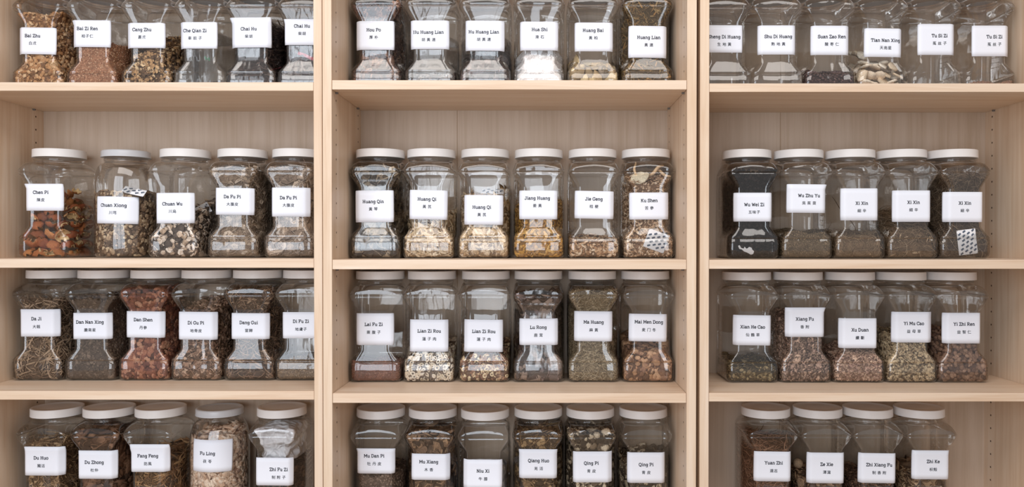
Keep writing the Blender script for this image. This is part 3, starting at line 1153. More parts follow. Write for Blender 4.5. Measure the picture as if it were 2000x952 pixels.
# contents: key -> (heap(h, sx, sy, mound), pieces, palette (last = shade painted into the pile's gaps, and some pieces), words)
H = {
    ('Bai Zhu', 0): ((.190, 0, .01, 0), [('chip', .0070, 900, .35), ('lump', .006, 500, .3)],
                     ['B98D62', 'CDA981', 'A27650', '8E6A4A', 'D9BB95', '6A4A33'], 'tan and brown root chips'),
    ('Bai Zi Ren', 0): ((.116, .004, 0, 0), [('grain', .0019, 6500, .2)],
                        ['B08468', 'C29A7C', '9B6C50', '8A5C44', 'C9A88A', '8F664C'], 'fine pinkish brown seeds'),
    ('Cang Zhu', 0): ((.125, .01, .035, 0), [('thin_chip', .0070, 1200, .35), ('curl', .0045, 400, .3)],
                      ['C9A77C', '9A7A57', '6B5340', 'B38F66', '4D3B2F', 'D8BE97', '4F3B2C'], 'curled tan and brown slices'),
    ('Che Qian Zi', 0): ((.026, .002, 0, 0), [('grain', .0018, 5000, .2)],
                         ['4A4440', '5A534D', '39342F', '6A6058', '3A332E'], 'thin layer of dark seeds'),
    ('Chai Hu', 0): ((.150, .01, .03, 0), [('twig', .018, 420, .3), ('chip', .005, 500, .3)],
                     ['4A3A34', '5C4A44', '3A2F2E', '6E5A50', '322826'], 'dark brown root pieces'),
    ('Chai Hu', 1): ((.160, .01, .02, 0), [('twig', .018, 420, .3), ('chip', .005, 500, .3)],
                     ['4C3E3C', '5E4E4C', '3C3234', '7A6A66', '342A2A'], 'dark brown root pieces'),
    ('Chuan Xiong', 0): ((.150, 0, 0, 0), [('knob', .0062, 900, .3), ('thin_chip', .0060, 700, .3)],
                         ['B89F82', '907860', '6E5A48', 'D2BE9F', '57463A', '54453A'], 'knobbly beige and brown root slices'),
    ('Chuan Wu', 0): ((.103, .012, .028, 0), [('slice', .0078, 900, .22), ('slice', .0055, 500, .3)],
                      ['E2D3C2', 'CDB9A4', '5A4A40', 'EDE3D6', '3E3430', 'B59E86', '3A2F2A'], 'cream slices with dark rims'),
    ('Da Fu Pi', 0): ((.203, 0, 0, 0), [('fibre', .020, 1300, .3), ('thin_chip', .011, 160, .3)],
                      ['AE9C88', '97856F', 'BFAE9A', '84725F', 'CBBCAA', '786654'], 'matted tan fibrous husk'),
    ('Da Fu Pi', 1): ((.203, 0, 0, 0), [('fibre', .020, 1200, .3), ('thin_chip', .014, 220, .3)],
                      ['B09E8C', '978473', 'C2B09D', '7C6B5C', 'D1C2B2', '766554'], 'matted tan fibrous husk'),
    ('Da Ji', 0): ((.180, 0, 0, .008), [('twig', .021, 950, .3), ('root', .015, 250, .3)],
                   ['8D7862', '756150', 'A08A72', '5F4E40', 'B39C84', '45382E'], 'thin greyish brown twisted roots'),
    ('Dan Nan Xing', 0): ((.190, 0, 0, 0), [('grain', .0026, 4200, .4), ('lump', .006, 240, .4)],
                          ['5A4D42', '6B5D50', '4A3F37', '78695B', '51453B'], 'dark grey brown granules'),
    ('Dan Shen', 0): ((.205, 0, 0, 0), [('lump', .0058, 1500, .3), ('knob', .0072, 500, .3)],
                      ['7A4A3A', '93604A', '5E382E', 'A8755C', '6B4034', 'B58A70', '3F2822'], 'reddish brown root chunks'),
    ('Di Gu Pi', 0): ((.165, .01, .02, 0), [('curl', .0060, 1000, .3), ('twig', .014, 420, .3)],
                      ['A88C76', '8A6E5A', '6F5646', 'BDA28C', '9A7A64', '54402F'], 'curled brown root bark'),
    ('Dang Gui', 0): ((.205, 0, 0, 0), [('twig', .014, 1250, .3), ('sliver', .011, 500, .3)],
                      ['7A6250', '5E4A3C', '947A64', '483A30', 'A58C74', '3A2D25'], 'dark brown shredded roots'),
    ('Di Fu Zi', 0): ((.044, 0, 0, 0), [('grain', .0018, 7500, .25)],
                      ['7D6C58', '8E7C66', '6A5A48', 'A08C74', '6B5B49'], 'fine greyish tan seeds'),
    ('Du Huo', 0): ((.175, 0, 0, .006), [('twig', .015, 1050, .35), ('curl', .006, 420, .3)],
                    ['A68A68', '8A6F52', 'BDA27E', '6A523C', '56432F'], 'tan shredded roots'),
    ('Du Zhong', 0): ((.195, 0, 0, 0), [('chip', .0135, 380, .3), ('twig', .014, 300, .3)],
                      ['6A4E3C', '7D5F4A', '523C30', '8A6A54', '3B2B22'], 'dark brown bark pieces'),
    ('Fang Feng', 0): ((.125, .012, .030, 0), [('root', .017, 600, .35), ('twig', .015, 420, .3)],
                       ['97724F', 'A9855F', '7E5D40', 'B8966E', '54402E'], 'brown root pieces'),
    ('Fu Ling', 0): ((.188, .006, .010, 0), [('chip', .0085, 1000, .3), ('thin_chip', .0120, 260, .35)],
                     ['DCC5AE', 'E6D3BE', 'CFB49C', 'EEDFCC', 'C9AA90', '94796A'], 'cream and pinkish chips'),
    ('Zhi Fu Zi', 0): ((.120, 0, .01, 0), [('lump', .006, 800, .3), ('chip', .007, 400, .3)],
                       ['4A3A30', '5C493C', '3A2D26', '6B5545', '2F2520'], 'dark brown chunks'),
    ('Hou Po', 0): ((.195, 0, 0, 0), [('curl', .0105, 520, .3), ('thin_chip', .011, 300, .3)],
                    ['6A4E44', '503C38', '866658', '433232', 'A07C68', '2E2424'], 'dark rolled bark'),
    ('Hu Huang Lian', 0): ((.045, .004, .015, 0), [('root', .011, 520, .3), ('lump', .006, 420, .3)],
                           ['7A6C62', '90837A', '5E524B', 'A79A90', '4B413B'], 'grey brown root pieces'),
    ('Hu Huang Lian', 1): ((.095, .01, .03, 0), [('root', .012, 800, .3), ('lump', .0065, 520, .3)],
                           ['5C4C46', '473B38', '756360', '3A302F', '8C7A74', '2F2625'], 'dark root pieces'),
    ('Hua Shi', 0): ((.118, 0, 0, .034), [('grain', .0007, 1500, .3)],
                     ['F4F3F3', 'EFEDEE', 'F6F5F6', 'F3F2F3'], 'white powder'),
    ('Huang Bai', 0): ((.070, 0, .012, 0), [('chip', .0130, 320, .3)],
                       ['B59C72', 'C9B48A', '94805F', '8C8072', 'D6C49C', '5C4E3A'], 'yellowish grey bark chunks'),
    ('Huang Lian', 0): ((.203, 0, 0, 0), [('twig', .010, 2000, .35), ('sliver', .009, 700, .3)],
                        ['8A7350', '6E5B3E', 'A08A62', '57482F', 'B58E58', '4A3C28'], 'fine olive brown shreds'),
    ('Huang Qin', 0): ((.205, 0, 0, 0), [('thin_chip', .0125, 480, .3), ('twig', .016, 480, .3)],
                       ['6F6252', '4C4238', '8C7D68', '3B332C', 'A89A84', '2E2722'], 'dark thin strips'),
    ('Huang Qi', 0): ((.090, .010, .012, 0), [('sliver', .0165, 700, .35), ('twig', .013, 260, .3)],
                      ['E0CEB2', 'CDB896', 'EDE0C8', 'B89E7A', 'DCC8A8', '8A7050'], 'pale slivered root'),
    ('Huang Qi', 1): ((.145, .008, .012, 0), [('sliver', .0155, 1150, .35), ('thin_chip', .009, 260, .3)],
                      ['DCC9AC', 'C8B08C', 'EADBC2', 'AE926E', 'D5BF9C', '80674A'], 'pale slivered root'),
    ('Jiang Huang', 0): ((.115, .006, .018, 0), [('sliver', .0085, 1300, .3), ('lump', .005, 600, .3)],
                         ['B98A3C', 'C79C4C', '9A7036', 'A98452', 'D2AC68', '7A5A2C'], 'orange yellow chips'),
    ('Jie Geng', 0): ((.042, 0, .010, 0), [('chip', .0048, 2600, .3)],
                      ['C9A783', 'B08A66', 'DDC3A2', '8F6B4C', 'E6D4BA', '70543C'], 'small tan chips'),
    ('Ku Shen', 0): ((.190, 0, .012, 0), [('chip', .0046, 2900, .3), ('sliver', .009, 500, .3)],
                     ['C2A587', 'A58668', 'D6BFA2', '84664A', 'E2D0B8', '6A4F3A'], 'tan root chips'),
    ('Lai Fu Zi', 0): ((.043, 0, 0, 0), [('grain', .0016, 8500, .2)],
                       ['7C5242', '8C6252', '6A4436', '98705E', '6E4A3B'], 'fine reddish brown seeds'),
    ('Lian Zi Rou', 0): ((.075, 0, .010, 0), [('ring', .0053, 1600, .15)],
                         ['EDE4D2', 'E4D8C2', 'D8CAB0', 'F4EEE0', '6E5A4C', '4A3A30'], 'cream ring shaped seed slices'),
    ('Lian Zi Rou', 1): ((.074, 0, .010, 0), [('ring', .0050, 1000, .2), ('thin_chip', .0060, 1100, .25)],
                         ['8A6450', 'A07A60', 'E2CFA8', '6F4E40', 'B89878', 'EDDDB8', '543A2E'], 'brown and cream seed slices'),
    ('Lu Rong', 0): ((.190, 0, 0, .0), [('thin_chip', .0165, 320, .3), ('curl', .011, 120, .3)],
                     ['7E6C66', '66564F', '968478', '52453F', 'AC988A', '3E3430'], 'dark grey brown papery slices'),
    ('Ma Huang', 0): ((.207, 0, 0, 0), [('straw', .0062, 9000, .3)],
                      ['A6967A', '918266', 'BAA98C', '7E6F56', 'C8BA9E', '6E604A'], 'short greenish tan stalks'),
    ('Mai Men Dong', 0): ((.080, .002, .014, 0), [('knob', .0064, 1000, .3), ('curl', .0060, 400, .3)],
                          ['AC8666', '92705A', 'C4A080', '7A5C48', '5C4536'], 'brown wrinkled pieces'),
    ('Mu Dan Pi', 0): ((.108, 0, 0, 0), [('grain', .0028, 3200, .35), ('sliver', .007, 500, .3)],
                       ['8A7768', '75645A', '9C897A', '62534A', '5C4E45'], 'grey brown crumbs'),
    ('Mu Xiang', 0): ((.200, 0, 0, 0), [('slice', .0115, 460, .3), ('curl', .008, 200, .3)],
                      ['7C6450', '64503F', '987C62', '4C3C30', 'AE9070', '392C22'], 'brown curled round slices'),
    ('Qiang Huo', 0): ((.203, 0, 0, 0), [('twig', .011, 1500, .4), ('knob', .005, 500, .4), ('hair', .02, 260, .3)],
                       ['7A6248', '5E4A36', '9C805C', '48382A', 'B89C74', '382B20'], 'brown hairy root bits'),
    ('Qing Pi', 0): ((.203, 0, 0, 0), [('rind', .0105, 430, .25), ('thin_chip', .010, 160, .3)],
                     ['8A7A66', '5F5244', 'CDBFA4', '4A4036', 'DCCFB6', '302821'], 'dark and cream dried peel'),
    ('Qing Pi', 1): ((.128, .0, .014, 0), [('rind', .0105, 420, .25), ('thin_chip', .010, 160, .3)],
                     ['82725E', '5A4D40', 'C9BB9F', '463C33', 'DCCFB6', '302821'], 'dark and cream dried peel'),
    ('Suan Zao Ren', 0): ((.060, -.002, .012, 0), [('seed', .0024, 3600, .15)],
                          ['54413D', '644F4A', '443432', '766260', '3E302D'], 'small dark purplish brown seeds'),
    ('Tian Nan Xing', 0): ((.024, 0, .004, 0), [('thin_chip', .006, 420, .3)],
                           ['E0CDB6', 'EADBC8', 'CDB79C', '9C8468'], 'pale crumbs'),
    ('Tu Si Zi', 1): ((.027, 0, 0, 0), [('grain', .0016, 6000, .2)],
                      ['A3826E', '94745F', 'B08F7A', '8C6E5C'], 'thin layer of fine brown seeds'),
    ('Wu Wei Zi', 0): ((.200, 0, .0, 0), [('seed', .0042, 1700, .15), ('knob', .0045, 900, .2)],
                       ['1A1514', '231D1C', '120F0F', '2C2523', '141110'], 'black wrinkled berries'),
    ('Wu Zhu Yu', 0): ((.062, -.002, .006, 0), [('grain', .0018, 7500, .2)],
                       ['6E604C', '7C6C56', '5E5140', '8A785E', '5E5140'], 'small olive brown seeds'),
    ('Xi Xin', 0): ((.058, 0, .008, .003), [('hair', .020, 900, .3), ('sliver', .006, 260, .3)],
                    ['8A765E', 'A48E74', '736049', 'BEA98C', '6E5C48'], 'hair thin rootlets'),
    ('Xi Xin', 1): ((.090, .0, .030, .003), [('hair', .022, 1500, .3), ('sliver', .007, 260, .3)],
                    ['86725A', 'A08A70', '6C5A46', 'BAA488', '665441'], 'hair thin rootlets'),
    ('Xi Xin', 2): ((.190, 0, .0, .003), [('hair', .024, 2000, .3)],
                    ['72614E', '8C7A66', '5A4B3C', 'A89680', '463A2F'], 'dark hair thin rootlets'),
    ('Xian He Cao', 0): ((.040, .0, .008, 0), [('thin_chip', .0048, 1700, .35), ('twig', .008, 500, .3)],
                         ['6F6248', '857558', '564B38', '9A8A68', '433A2C'], 'olive brown leaf bits'),
    ('Xiang Fu', 0): ((.150, -.004, .010, 0), [('chip', .0033, 4200, .4), ('lump', .0032, 900, .5)],
                      ['84705F', '9A8474', '6E5A50', 'B4988A', 'D2B49E', '8C7668', '5A4A42'], 'coarse mauve brown granules'),
    ('Xu Duan', 0): ((.073, .002, .006, .004), [('curl', .0040, 1500, .3), ('sliver', .0070, 900, .3)],
                     ['C9AC96', 'B8998A', 'DABFA8', 'A08470', '85695A'], 'pinkish tan curled slices'),
    ('Yi Mu Cao', 0): ((.112, -.002, .006, 0), [('thin_chip', .0048, 3000, .35), ('sliver', .0050, 900, .3)],
                       ['C6B290', 'AC987A', 'DCCBAA', '8C7A62', 'BEAF92', '5E5042'], 'pale yellowish green chips'),
    ('Yi Zhi Ren', 0): ((.110, 0, .008, 0), [('seed', .0058, 1500, .12)],
                        ['7E6452', '8E7260', '6C5446', '9C806C', '54423A'], 'brown oval seed pods'),
    ('Yuan Zhi', 0): ((.175, -.012, .010, .0), [('twig', .013, 1700, .3)],
                      ['A07A62', '8A6650', 'B58E74', '74543F', '573F31'], 'reddish tan curled stalks'),
    ('Ze Xie', 0): ((.095, 0, .010, 0), [('chip', .0070, 700, .4)],
                    ['A5886C', '8C7258', 'B89C7E', '6F5A46', '54443A'], 'brown crumbs'),
    ('Zhi Xiang Fu', 0): ((.092, 0, .006, 0), [('chip', .0040, 2100, .4), ('root', .007, 400, .3)],
                          ['6F5646', '866A56', '573F36', '9C7E66', '453329'], 'dark brown root bits'),
    ('Zhi Ke', 0): ((.105, .002, .010, 0), [('curl', .0080, 560, .3), ('sliver', .010, 400, .3)],
                    ['A48A6C', '8A7056', 'BDA484', '6C5642', '513F30'], 'tan curled peel strips'),
}
WHERE = {('L', 1): 'top row of left bookcase', ('L', 2): 'second row of left bookcase',
         ('L', 3): 'third row of left bookcase', ('L', 4): 'bottom row of left bookcase',
         ('M', 1): 'top row of middle bookcase', ('M', 2): 'second row of middle bookcase',
         ('M', 3): 'third row of middle bookcase', ('M', 4): 'bottom row of middle bookcase',
         ('R', 1): 'top row of right bookcase', ('R', 2): 'second row of right bookcase',
         ('R', 3): 'third row of right bookcase', ('R', 4): 'bottom row of right bookcase'}
ORD = {('Chai Hu', 0): 'left', ('Chai Hu', 1): 'right', ('Da Fu Pi', 0): 'left', ('Da Fu Pi', 1): 'right',
       ('Hu Huang Lian', 0): 'left', ('Hu Huang Lian', 1): 'right', ('Huang Qi', 0): 'left', ('Huang Qi', 1): 'right',
       ('Lian Zi Rou', 0): 'left', ('Lian Zi Rou', 1): 'right', ('Qing Pi', 0): 'left', ('Qing Pi', 1): 'right',
       ('Tu Si Zi', 0): 'left', ('Tu Si Zi', 1): 'right', ('Xi Xin', 0): 'leftmost', ('Xi Xin', 1): 'middle',
       ('Xi Xin', 2): 'rightmost'}

FRONT = {'L': YL + 0.126, 'M': YM + 0.131, 'R': YR + 0.122}
PLACE = {}
rj = random.Random(3)
count = {}
for (bc, row, name, chars, wide, cpx, lab, tilt, txt) in JARS:
    k = count.get(name, 0)
    count[name] = k + 1
    kd = 'round' if name in ('Chuan Xiong', 'Fu Ling') else 'square'
    yf = FRONT[bc]
    if row == 4:
        base = EXTRA[1][0]
    else:
        base = SH[bc][row - 1][0]
    if name == 'Niu Xi':
        yf -= 0.012
    yaw = math.radians(rj.uniform(-0.6, 0.6))
    if row == 1:
        x = at(cpx, 100, yf)[0]
    else:
        x = at(cpx, 300 if row == 2 else 550, yf + LIDC)[0]
    x = min(max(x, XI[bc][0] + JW + 0.003), XI[bc][1] - JW - 0.003) if kd == 'square' else x
    loc = Vector((x, yf, base + 0.0004))
    R3 = Matrix.Rotation(yaw, 3, 'Z')
    first = {'left': 'left of two', 'right': 'right of two', 'leftmost': 'leftmost of three',
             'middle': 'middle of three', 'rightmost': 'rightmost of three'}.get(ORD.get((name, k)), '')
    words = H.get((name, k), (0, 0, 0, 'nothing'))[3]
    shape_w = 'round clear jar' if kd == 'round' else 'clear square jar'
    hold = 'empty, ' if words == 'nothing' and name != 'Niu Xi' else ''
    if first:
        jl = f'{shape_w} labelled {name}, {first}, {WHERE[(bc, row)]}'
    else:
        jl = f'{shape_w}, {hold}labelled {name}, {WHERE[(bc, row)]}'
    root = empty('storage_jar', loc, jl, 'jar', 'labelled herb jars on the shelves')
    root.rotation_euler = (0, 0, yaw)
    PLACE[(name, k)] = (root, kd)
    b = bpy.data.objects.new('jar_body', BODY[kd])
    COL.objects.link(b)
    b.parent = root
    l = bpy.data.objects.new('lid', LIDM[kd])
    COL.objects.link(l)
    l.parent = root
    # paper label, bent round the face
    Rinv = np.array(R3.transposed())
    yl = yf + (0.007 if kd == 'square' else 0.0)

    def local(px, py):
        p = at(px, py, yl) - np.array(loc)
        return Rinv @ p
    c0 = local((lab[0] + lab[2]) / 2, (lab[1] + lab[3]) / 2)
    sc_ = (yl - CAM[1]) / FPX
    wl = (lab[2] - lab[0]) * sc_ * 1.045
    hl = (lab[3] - lab[1]) * sc_
    ct, st = math.cos(math.radians(tilt)), math.sin(math.radians(tilt))
    nx_, nz_ = 30, 6
    V, F = [], []
    for layer, lift in ((0, 0.0004), (1, 0.0007)):
        for j in range(nz_ + 1):
            for i in range(nx_ + 1):
                u = (i / nx_ - 0.5) * wl
                v = (j / nz_ - 0.5) * hl
                # rounded corners
                cu, cv = wl / 2 - 0.002, hl / 2 - 0.002
                if abs(u) > cu and abs(v) > cv:
                    d = math.hypot(abs(u) - cu, abs(v) - cv)
                    if d > 0.002:
                        f_ = 0.002 / d
                        u = math.copysign(cu + (abs(u) - cu) * f_, u)
                        v = math.copysign(cv + (abs(v) - cv) * f_, v)
                s = c0[0] + u * ct - v * st
                z = c0[2] + u * st + v * ct
                V.append(on_front(s, z, kd, lift))
    nn = (nx_ + 1) * (nz_ + 1)
    for j in range(nz_):
        for i in range(nx_):
            a = j * (nx_ + 1) + i
            F.append((a, a + nx_ + 1, a + nx_ + 2, a + 1))
            F.append((a + nn, a + 1 + nn, a + nx_ + 2 + nn, a + nx_ + 1 + nn))
    rim = [i for i in range(nx_ + 1)] + [j * (nx_ + 1) + nx_ for j in range(1, nz_ + 1)] + \
          [nz_ * (nx_ + 1) + i for i in range(nx_ - 1, -1, -1)] + [j * (nx_ + 1) for j in range(nz_ - 1, 0, -1)]
    for a, b2 in zip(rim, rim[1:] + rim[:1]):
        F.append((a, b2, b2 + nn, a + nn))
    lb = mesh_obj('paper_label', V, F, PAPER, root, smooth=True)
    # lettering
    tc = local(txt[0], txt[1])
    tc2 = local(txt[0] + (0 if bc != 'L' else 0), txt[1] + (14.6 if row in (1, 2) else 15.4))
    V, F = [], []
    lv, lf = latin(name, 0.00099)
    for (u, v) in lv:
        V.append(on_front(tc[0] + u * ct - v * st, tc[2] + u * st + v * ct, kd, 0.0009))
    F += lf
    o_ = len(V)
    cv_, cf_ = cjk(chars, 0.0087, wide)
    for (u, v) in cv_:
        V.append(on_front(tc2[0] + u * ct - v * st, tc2[2] + u * st + v * ct, kd, 0.0009))
    F += [tuple(i + o_ for i in f) for f in cf_]
    mesh_obj('lettering', V, F, INK, lb)

    # what the jar holds
    spec = H.get((name, k))
    if spec:
        bk = Bulk()
        hf = (*spec[0], rj.uniform(0, 6))
        fill(bk, kd, hf, spec[1], spec[2], core_gap=0.0010 if spec[1][0][0] == 'grain' else 0.0045,
             big=name in ('Chuan Wu', 'Jie Geng', 'Mai Men Dong', 'Dan Shen'))
        me = bk.mesh('dried_herbs')
        o = bpy.data.objects.new('dried_herbs', me)
        COL.objects.link(o)
        o.location = loc
        o.rotation_euler = (0, 0, yaw)
        if first:
            hl_ = f'{words} inside the {ORD[(name, k)]} jar labelled {name}'
        else:
            hl_ = f'{words} inside the jar labelled {name}'
        tag(o, hl_, 'dried herbs', 'loose herbs filling the jars', 'stuff')


# ------------------------------------------------------------------ things in single jars
def inside(name, k, local_pos):
    root, kd = PLACE[(name, k)]
    R = Matrix.Rotation(root.rotation_euler[2], 3, 'Z')
    return R @ Vector(local_pos) + root.location


def tone_mesh(name, V, F, C):
    b = Bulk()
    b.add(np.array(V), F, np.array(C))
    return b.mesh(name)


def place_inside(o, jar, k):
    root, _ = PLACE[(jar, k)]
    o.location = root.location
    o.rotation_euler = root.rotation_euler


def loose(jar, k, obj_name, protos, size, spots, pal, label, cat, group, two_tone=None, rs=None):
    """countable pieces, each an object of its own, near the wall of the jar"""
    rs = rs or np.random.RandomState(11)
    kd = PLACE[(jar, k)][1]
    first_o = None
    for (x, y, z) in spots:
        Vp, Fp = protos[rs.randint(len(protos))]
        s = size * math.exp(rs.normal(0, 0.14))
        ax = Vector((rs.normal(), rs.normal(), rs.normal())).normalized()
        # mostly face outwards
        out = Vector((x, y - LIDC, 0.25 * rs.normal()))
        out = (out.normalized() + ax * 0.48).normalized()
        Rm = out.to_track_quat('Z', 'Y').to_matrix() @ Matrix.Rotation(rs.uniform(0, 6.28), 3, 'Z')
        if rs.uniform() < 0.22:
            Rm = Rm @ Matrix.Rotation(math.pi, 3, 'X')
        P = (np.array(Rm) @ (Vp * s).T).T + np.array([x, y, z])
        P = clamp_in(P, kd)
        col = srgb(pal[rs.randint(len(pal))])
        C = np.tile(col, (len(P), 1)) * (1 + rs.uniform(-0.12, 0.12, (len(P), 1)))
        if two_tone:
            h = len(P) // 2
            C[h:] = srgb(two_tone)
        me = tone_mesh(obj_name, P, Fp, C)
        me.shade_smooth() if two_tone else None
        o = bpy.data.objects.new(obj_name, me)
        COL.objects.link(o)
        place_inside(o, jar, k)
        tag(o, label, cat, group)


def pile_spots(h, n_x, step, rs, back=0.034, kd='square'):
    """a stack of staggered spots in the front half and on both flanks"""
    S = []
    z = 0.012
    r = 0
    while z < h:
        hw = 0.047 - (0.014 if 0.065 < z < 0.17 else 0)
        x = -hw + (step * 0.5 if r % 2 else 0)
        while x <= hw:
            S.append((x + rs.uniform(-.003, .003), 0.018 + rs.uniform(0, .006), z + rs.uniform(-.003, .003)))
            x += step
        for yy in np.arange(0.045, 0.125, step * 1.05):
            for sg in (-1, 1):
                S.append((sg * 0.047, yy + (0.01 if r % 2 else 0), z + rs.uniform(-.004, .004)))
        z += step * 0.82
        r += 1
    for yy in np.arange(0.035, 0.115, step * 1.15):
        for xx in np.arange(-0.035, 0.04, step * 1.15):
            S.append((xx + rs.uniform(-.003, .003), yy, h - 0.006 + rs.uniform(-.004, .006)))
    return S


# broken rinds of Chen Pi
rs = np.random.RandomState(5)
SP = [s for s in pile_spots(0.135, 0, 0.026, rs)]
SP = [s for s in SP if not (s[2] > 0.10 and s[0] < -0.01 and s[1] < 0.03)]
SP += [(0.02, 0.05, 0.150), (0.035, 0.08, 0.158), (0.0, 0.09, 0.148)]
bigrind = [cup_shell(rs) for _ in range(6)]
loose('Chen Pi', 0, 'dried_peel', bigrind, 0.0185, SP, ['9A5A38', 'A9683F', '8A4C30', 'B57848', '7C4730'],
      'curled orange brown piece of dried peel in the jar labelled Chen Pi', 'dried peel', 'pieces of peel in one jar',
      two_tone='D9BC8C', rs=rs)
# pale slices of Tian Nan Xing
rs = np.random.RandomState(6)
SP = pile_spots(0.080, 0, 0.0215, rs)
SP += [(-0.048, 0.05, 0.105), (-0.046, 0.075, 0.112), (-0.04, 0.03, 0.095)]
loose('Tian Nan Xing', 0, 'dried_root_slice', [prism(11, 0.12, 0.28, rs, 0.10, 1.0, 0.85) for _ in range(5)], 0.0135, SP,
      ['E2D0BA', 'EBDECB', 'D6C2A8', 'F0E6D6'], 'pale cream round root slice in the jar labelled Tian Nan Xing', 'root slice',
      'pale slices in one jar', rs=rs)
# big pale tubers of Ze Xie
rs = np.random.RandomState(8)
loose('Ze Xie', 0, 'dried_tuber', [lumpy(2, 0.06, rs, 1, 0.92, 0.9) for _ in range(3)], 0.0140,
      [(-0.046, 0.072, 0.118), (-0.018, 0.030, 0.085), (0.020, 0.028, 0.080), (-0.044, 0.045, 0.080), (0.040, 0.07, 0.10),
       (0.0, 0.07, 0.108)],
      ['C2A183', 'B8977A', 'CDB092'], 'smooth rounded tan tuber in the jar labelled Ze Xie', 'tuber', 'rounded tubers in one jar',
      rs=rs)
# cream slices on Ku Shen
rs = np.random.RandomState(9)
loose('Ku Shen', 0, 'dried_root_slice', [prism(13, 0.14, 0.12, rs, 0.05, 1.0, 0.8)], 0.0185, [(-0.020, 0.017, 0.187)],
      ['E6DABF'], 'large cream slice high in the jar labelled Ku Shen', 'root slice', None, rs=rs)
for kx, (x, y, z, L_) in enumerate([(0.015, 0.030, 0.203, .028), (0.038, 0.035, 0.198, .024), (-0.030, 0.03, 0.206, .02)]):
    Vp, Fp = tube(8, 6, 0.35, 0.16, rs, 0.5, 0.18)
    P = clamp_in((np.array(Matrix.Rotation(kx * 1.1 - 0.6, 3, 'Y')) @ (Vp * L_).T).T + np.array([x, y, z]), 'square')
    o = bpy.data.objects.new('dried_root', tone_mesh('dried_root', P, Fp, np.tile(srgb('C9AC8A'), (len(P), 1))))
    COL.objects.link(o)
    place_inside(o, 'Ku Shen', 0)
    tag(o, 'twisted tan root on top of the chips in the jar labelled Ku Shen', 'root', 'twisted roots on top of one jar')
# one long stray rootlet in the leftmost Xi Xin jar
Vp, Fp = tube(14, 5, 0.45, 0.022, rs, 0.4, 0.08)
P = clamp_in((np.array(Matrix.Rotation(math.radians(52), 3, 'Y')) @ (Vp * 0.052).T).T + np.array([-0.030, 0.03, 0.105]), 'square')
o = bpy.data.objects.new('dried_rootlet', tone_mesh('dried_rootlet', P, Fp, np.tile(srgb('5E4A38'), (len(P), 1))))
COL.objects.link(o)
place_inside(o, 'Xi Xin', 0)
tag(o, 'single long thin rootlet standing up in the leftmost Xi Xin jar', 'rootlet')

# ---- small printed packets that keep the herbs dry
PACK = simple('white_packet_paper', 'E9E8EA', 0.6)
PRINT = simple('grey_blue_print', '525C6C', 0.6)


def packet(jar, k, px, py, w_, h_, rot, label, depth=0.0045, lay=False, tiltx=0.0):
    root, kd = PLACE[(jar, k)]
    p = at(px, py, root.location.y + depth)
    n, m_ = 12, 14
    V, F = [], []
    for s in (-1, 1):
        for j in range(m_ + 1):
            for i in range(n + 1):
                u, v = i / n * 2 - 1, j / m_ * 2 - 1
                puff = (1 - u ** 4) * (1 - v ** 4)
                V.append((u * w_ / 2, s * 0.0016 * puff + 0.0009 * math.sin(u * 5 + v * 4) * puff, v * h_ / 2))
    o_ = (n + 1) * (m_ + 1)
    for j in range(m_):
        for i in range(n):
            a = j * (n + 1) + i
            F.append((a, a + 1, a + n + 2, a + n + 1))
            F.append((a + o_, a + n + 1 + o_, a + n + 2 + o_, a + 1 + o_))
    o = mesh_obj('desiccant_packet', V, F, PACK, None, smooth=True)
    o.location = p
    o.rotation_euler = (tiltx, rot, root.rotation_euler[2])
    tag(o, label, 'packet')
    V, F = [], []
    for r in range(-4, 5):
        for c in range(-3, 4):
            cx, cz = c * 0.0125 + (0.0062 if r % 2 else 0), r * 0.0082
            ca, sa = math.cos(0.45), math.sin(0.45)
            X, Z = cx * ca - cz * sa, cx * sa + cz * ca
            if abs(X) > w_ / 2 - 0.003 or abs(Z) > h_ / 2 - 0.003:
                continue
            b0 = len(V)
            for du, dv in ((-.0037, -.0012), (-.0029, -.0020), (.0029, -.0020), (.0037, -.0012), (.0037, .0012), (.0029, .0020),
                           (-.0029, .0020), (-.0037, .0012)):
                V.append((X + du * math.cos(0.6) - dv * math.sin(0.6), 0, Z + du * math.sin(0.6) + dv * math.cos(0.6)))
            F.append(tuple(range(b0, b0 + 8)))
    V = [(x, -0.0021 * (1 - (2 * x / w_) ** 4) * (1 - (2 * z / h_) ** 4) + 0.0009 * math.sin(2 * x / w_ * 5 + 2 * z / h_ * 4) *
          (1 - (2 * x / w_) ** 4) * (1 - (2 * z / h_) ** 4) - 0.0002, z) for x, _, z in V]
    mesh_obj('printed_marks', V, F, PRINT, o)
    return o


packet('Ku Shen', 0, 1282, 471, 0.050, 0.044, 0.35, 'white printed drying packet against the front of the Ku Shen jar')
packet('Xi Xin', 2, 1889, 473, 0.044, 0.058, -0.12, 'white printed drying packet in the rightmost Xi Xin jar')
packet('Chuan Xiong', 0, 262, 374, 0.052, 0.020, 0.22, 'printed drying packet on top in the round Chuan Xiong jar', depth=0.020, tiltx=-0.7)
packet('Chuan Wu', 0, 397, 410, 0.034, 0.026, -0.5, 'printed drying packet beside the slices in the Chuan Wu jar', depth=0.07)
packet('Huang Qi', 1, 962, 374, 0.052, 0.018, 0.05, 'printed drying packet on top in the right Huang Qi jar', depth=0.030, tiltx=-0.8)

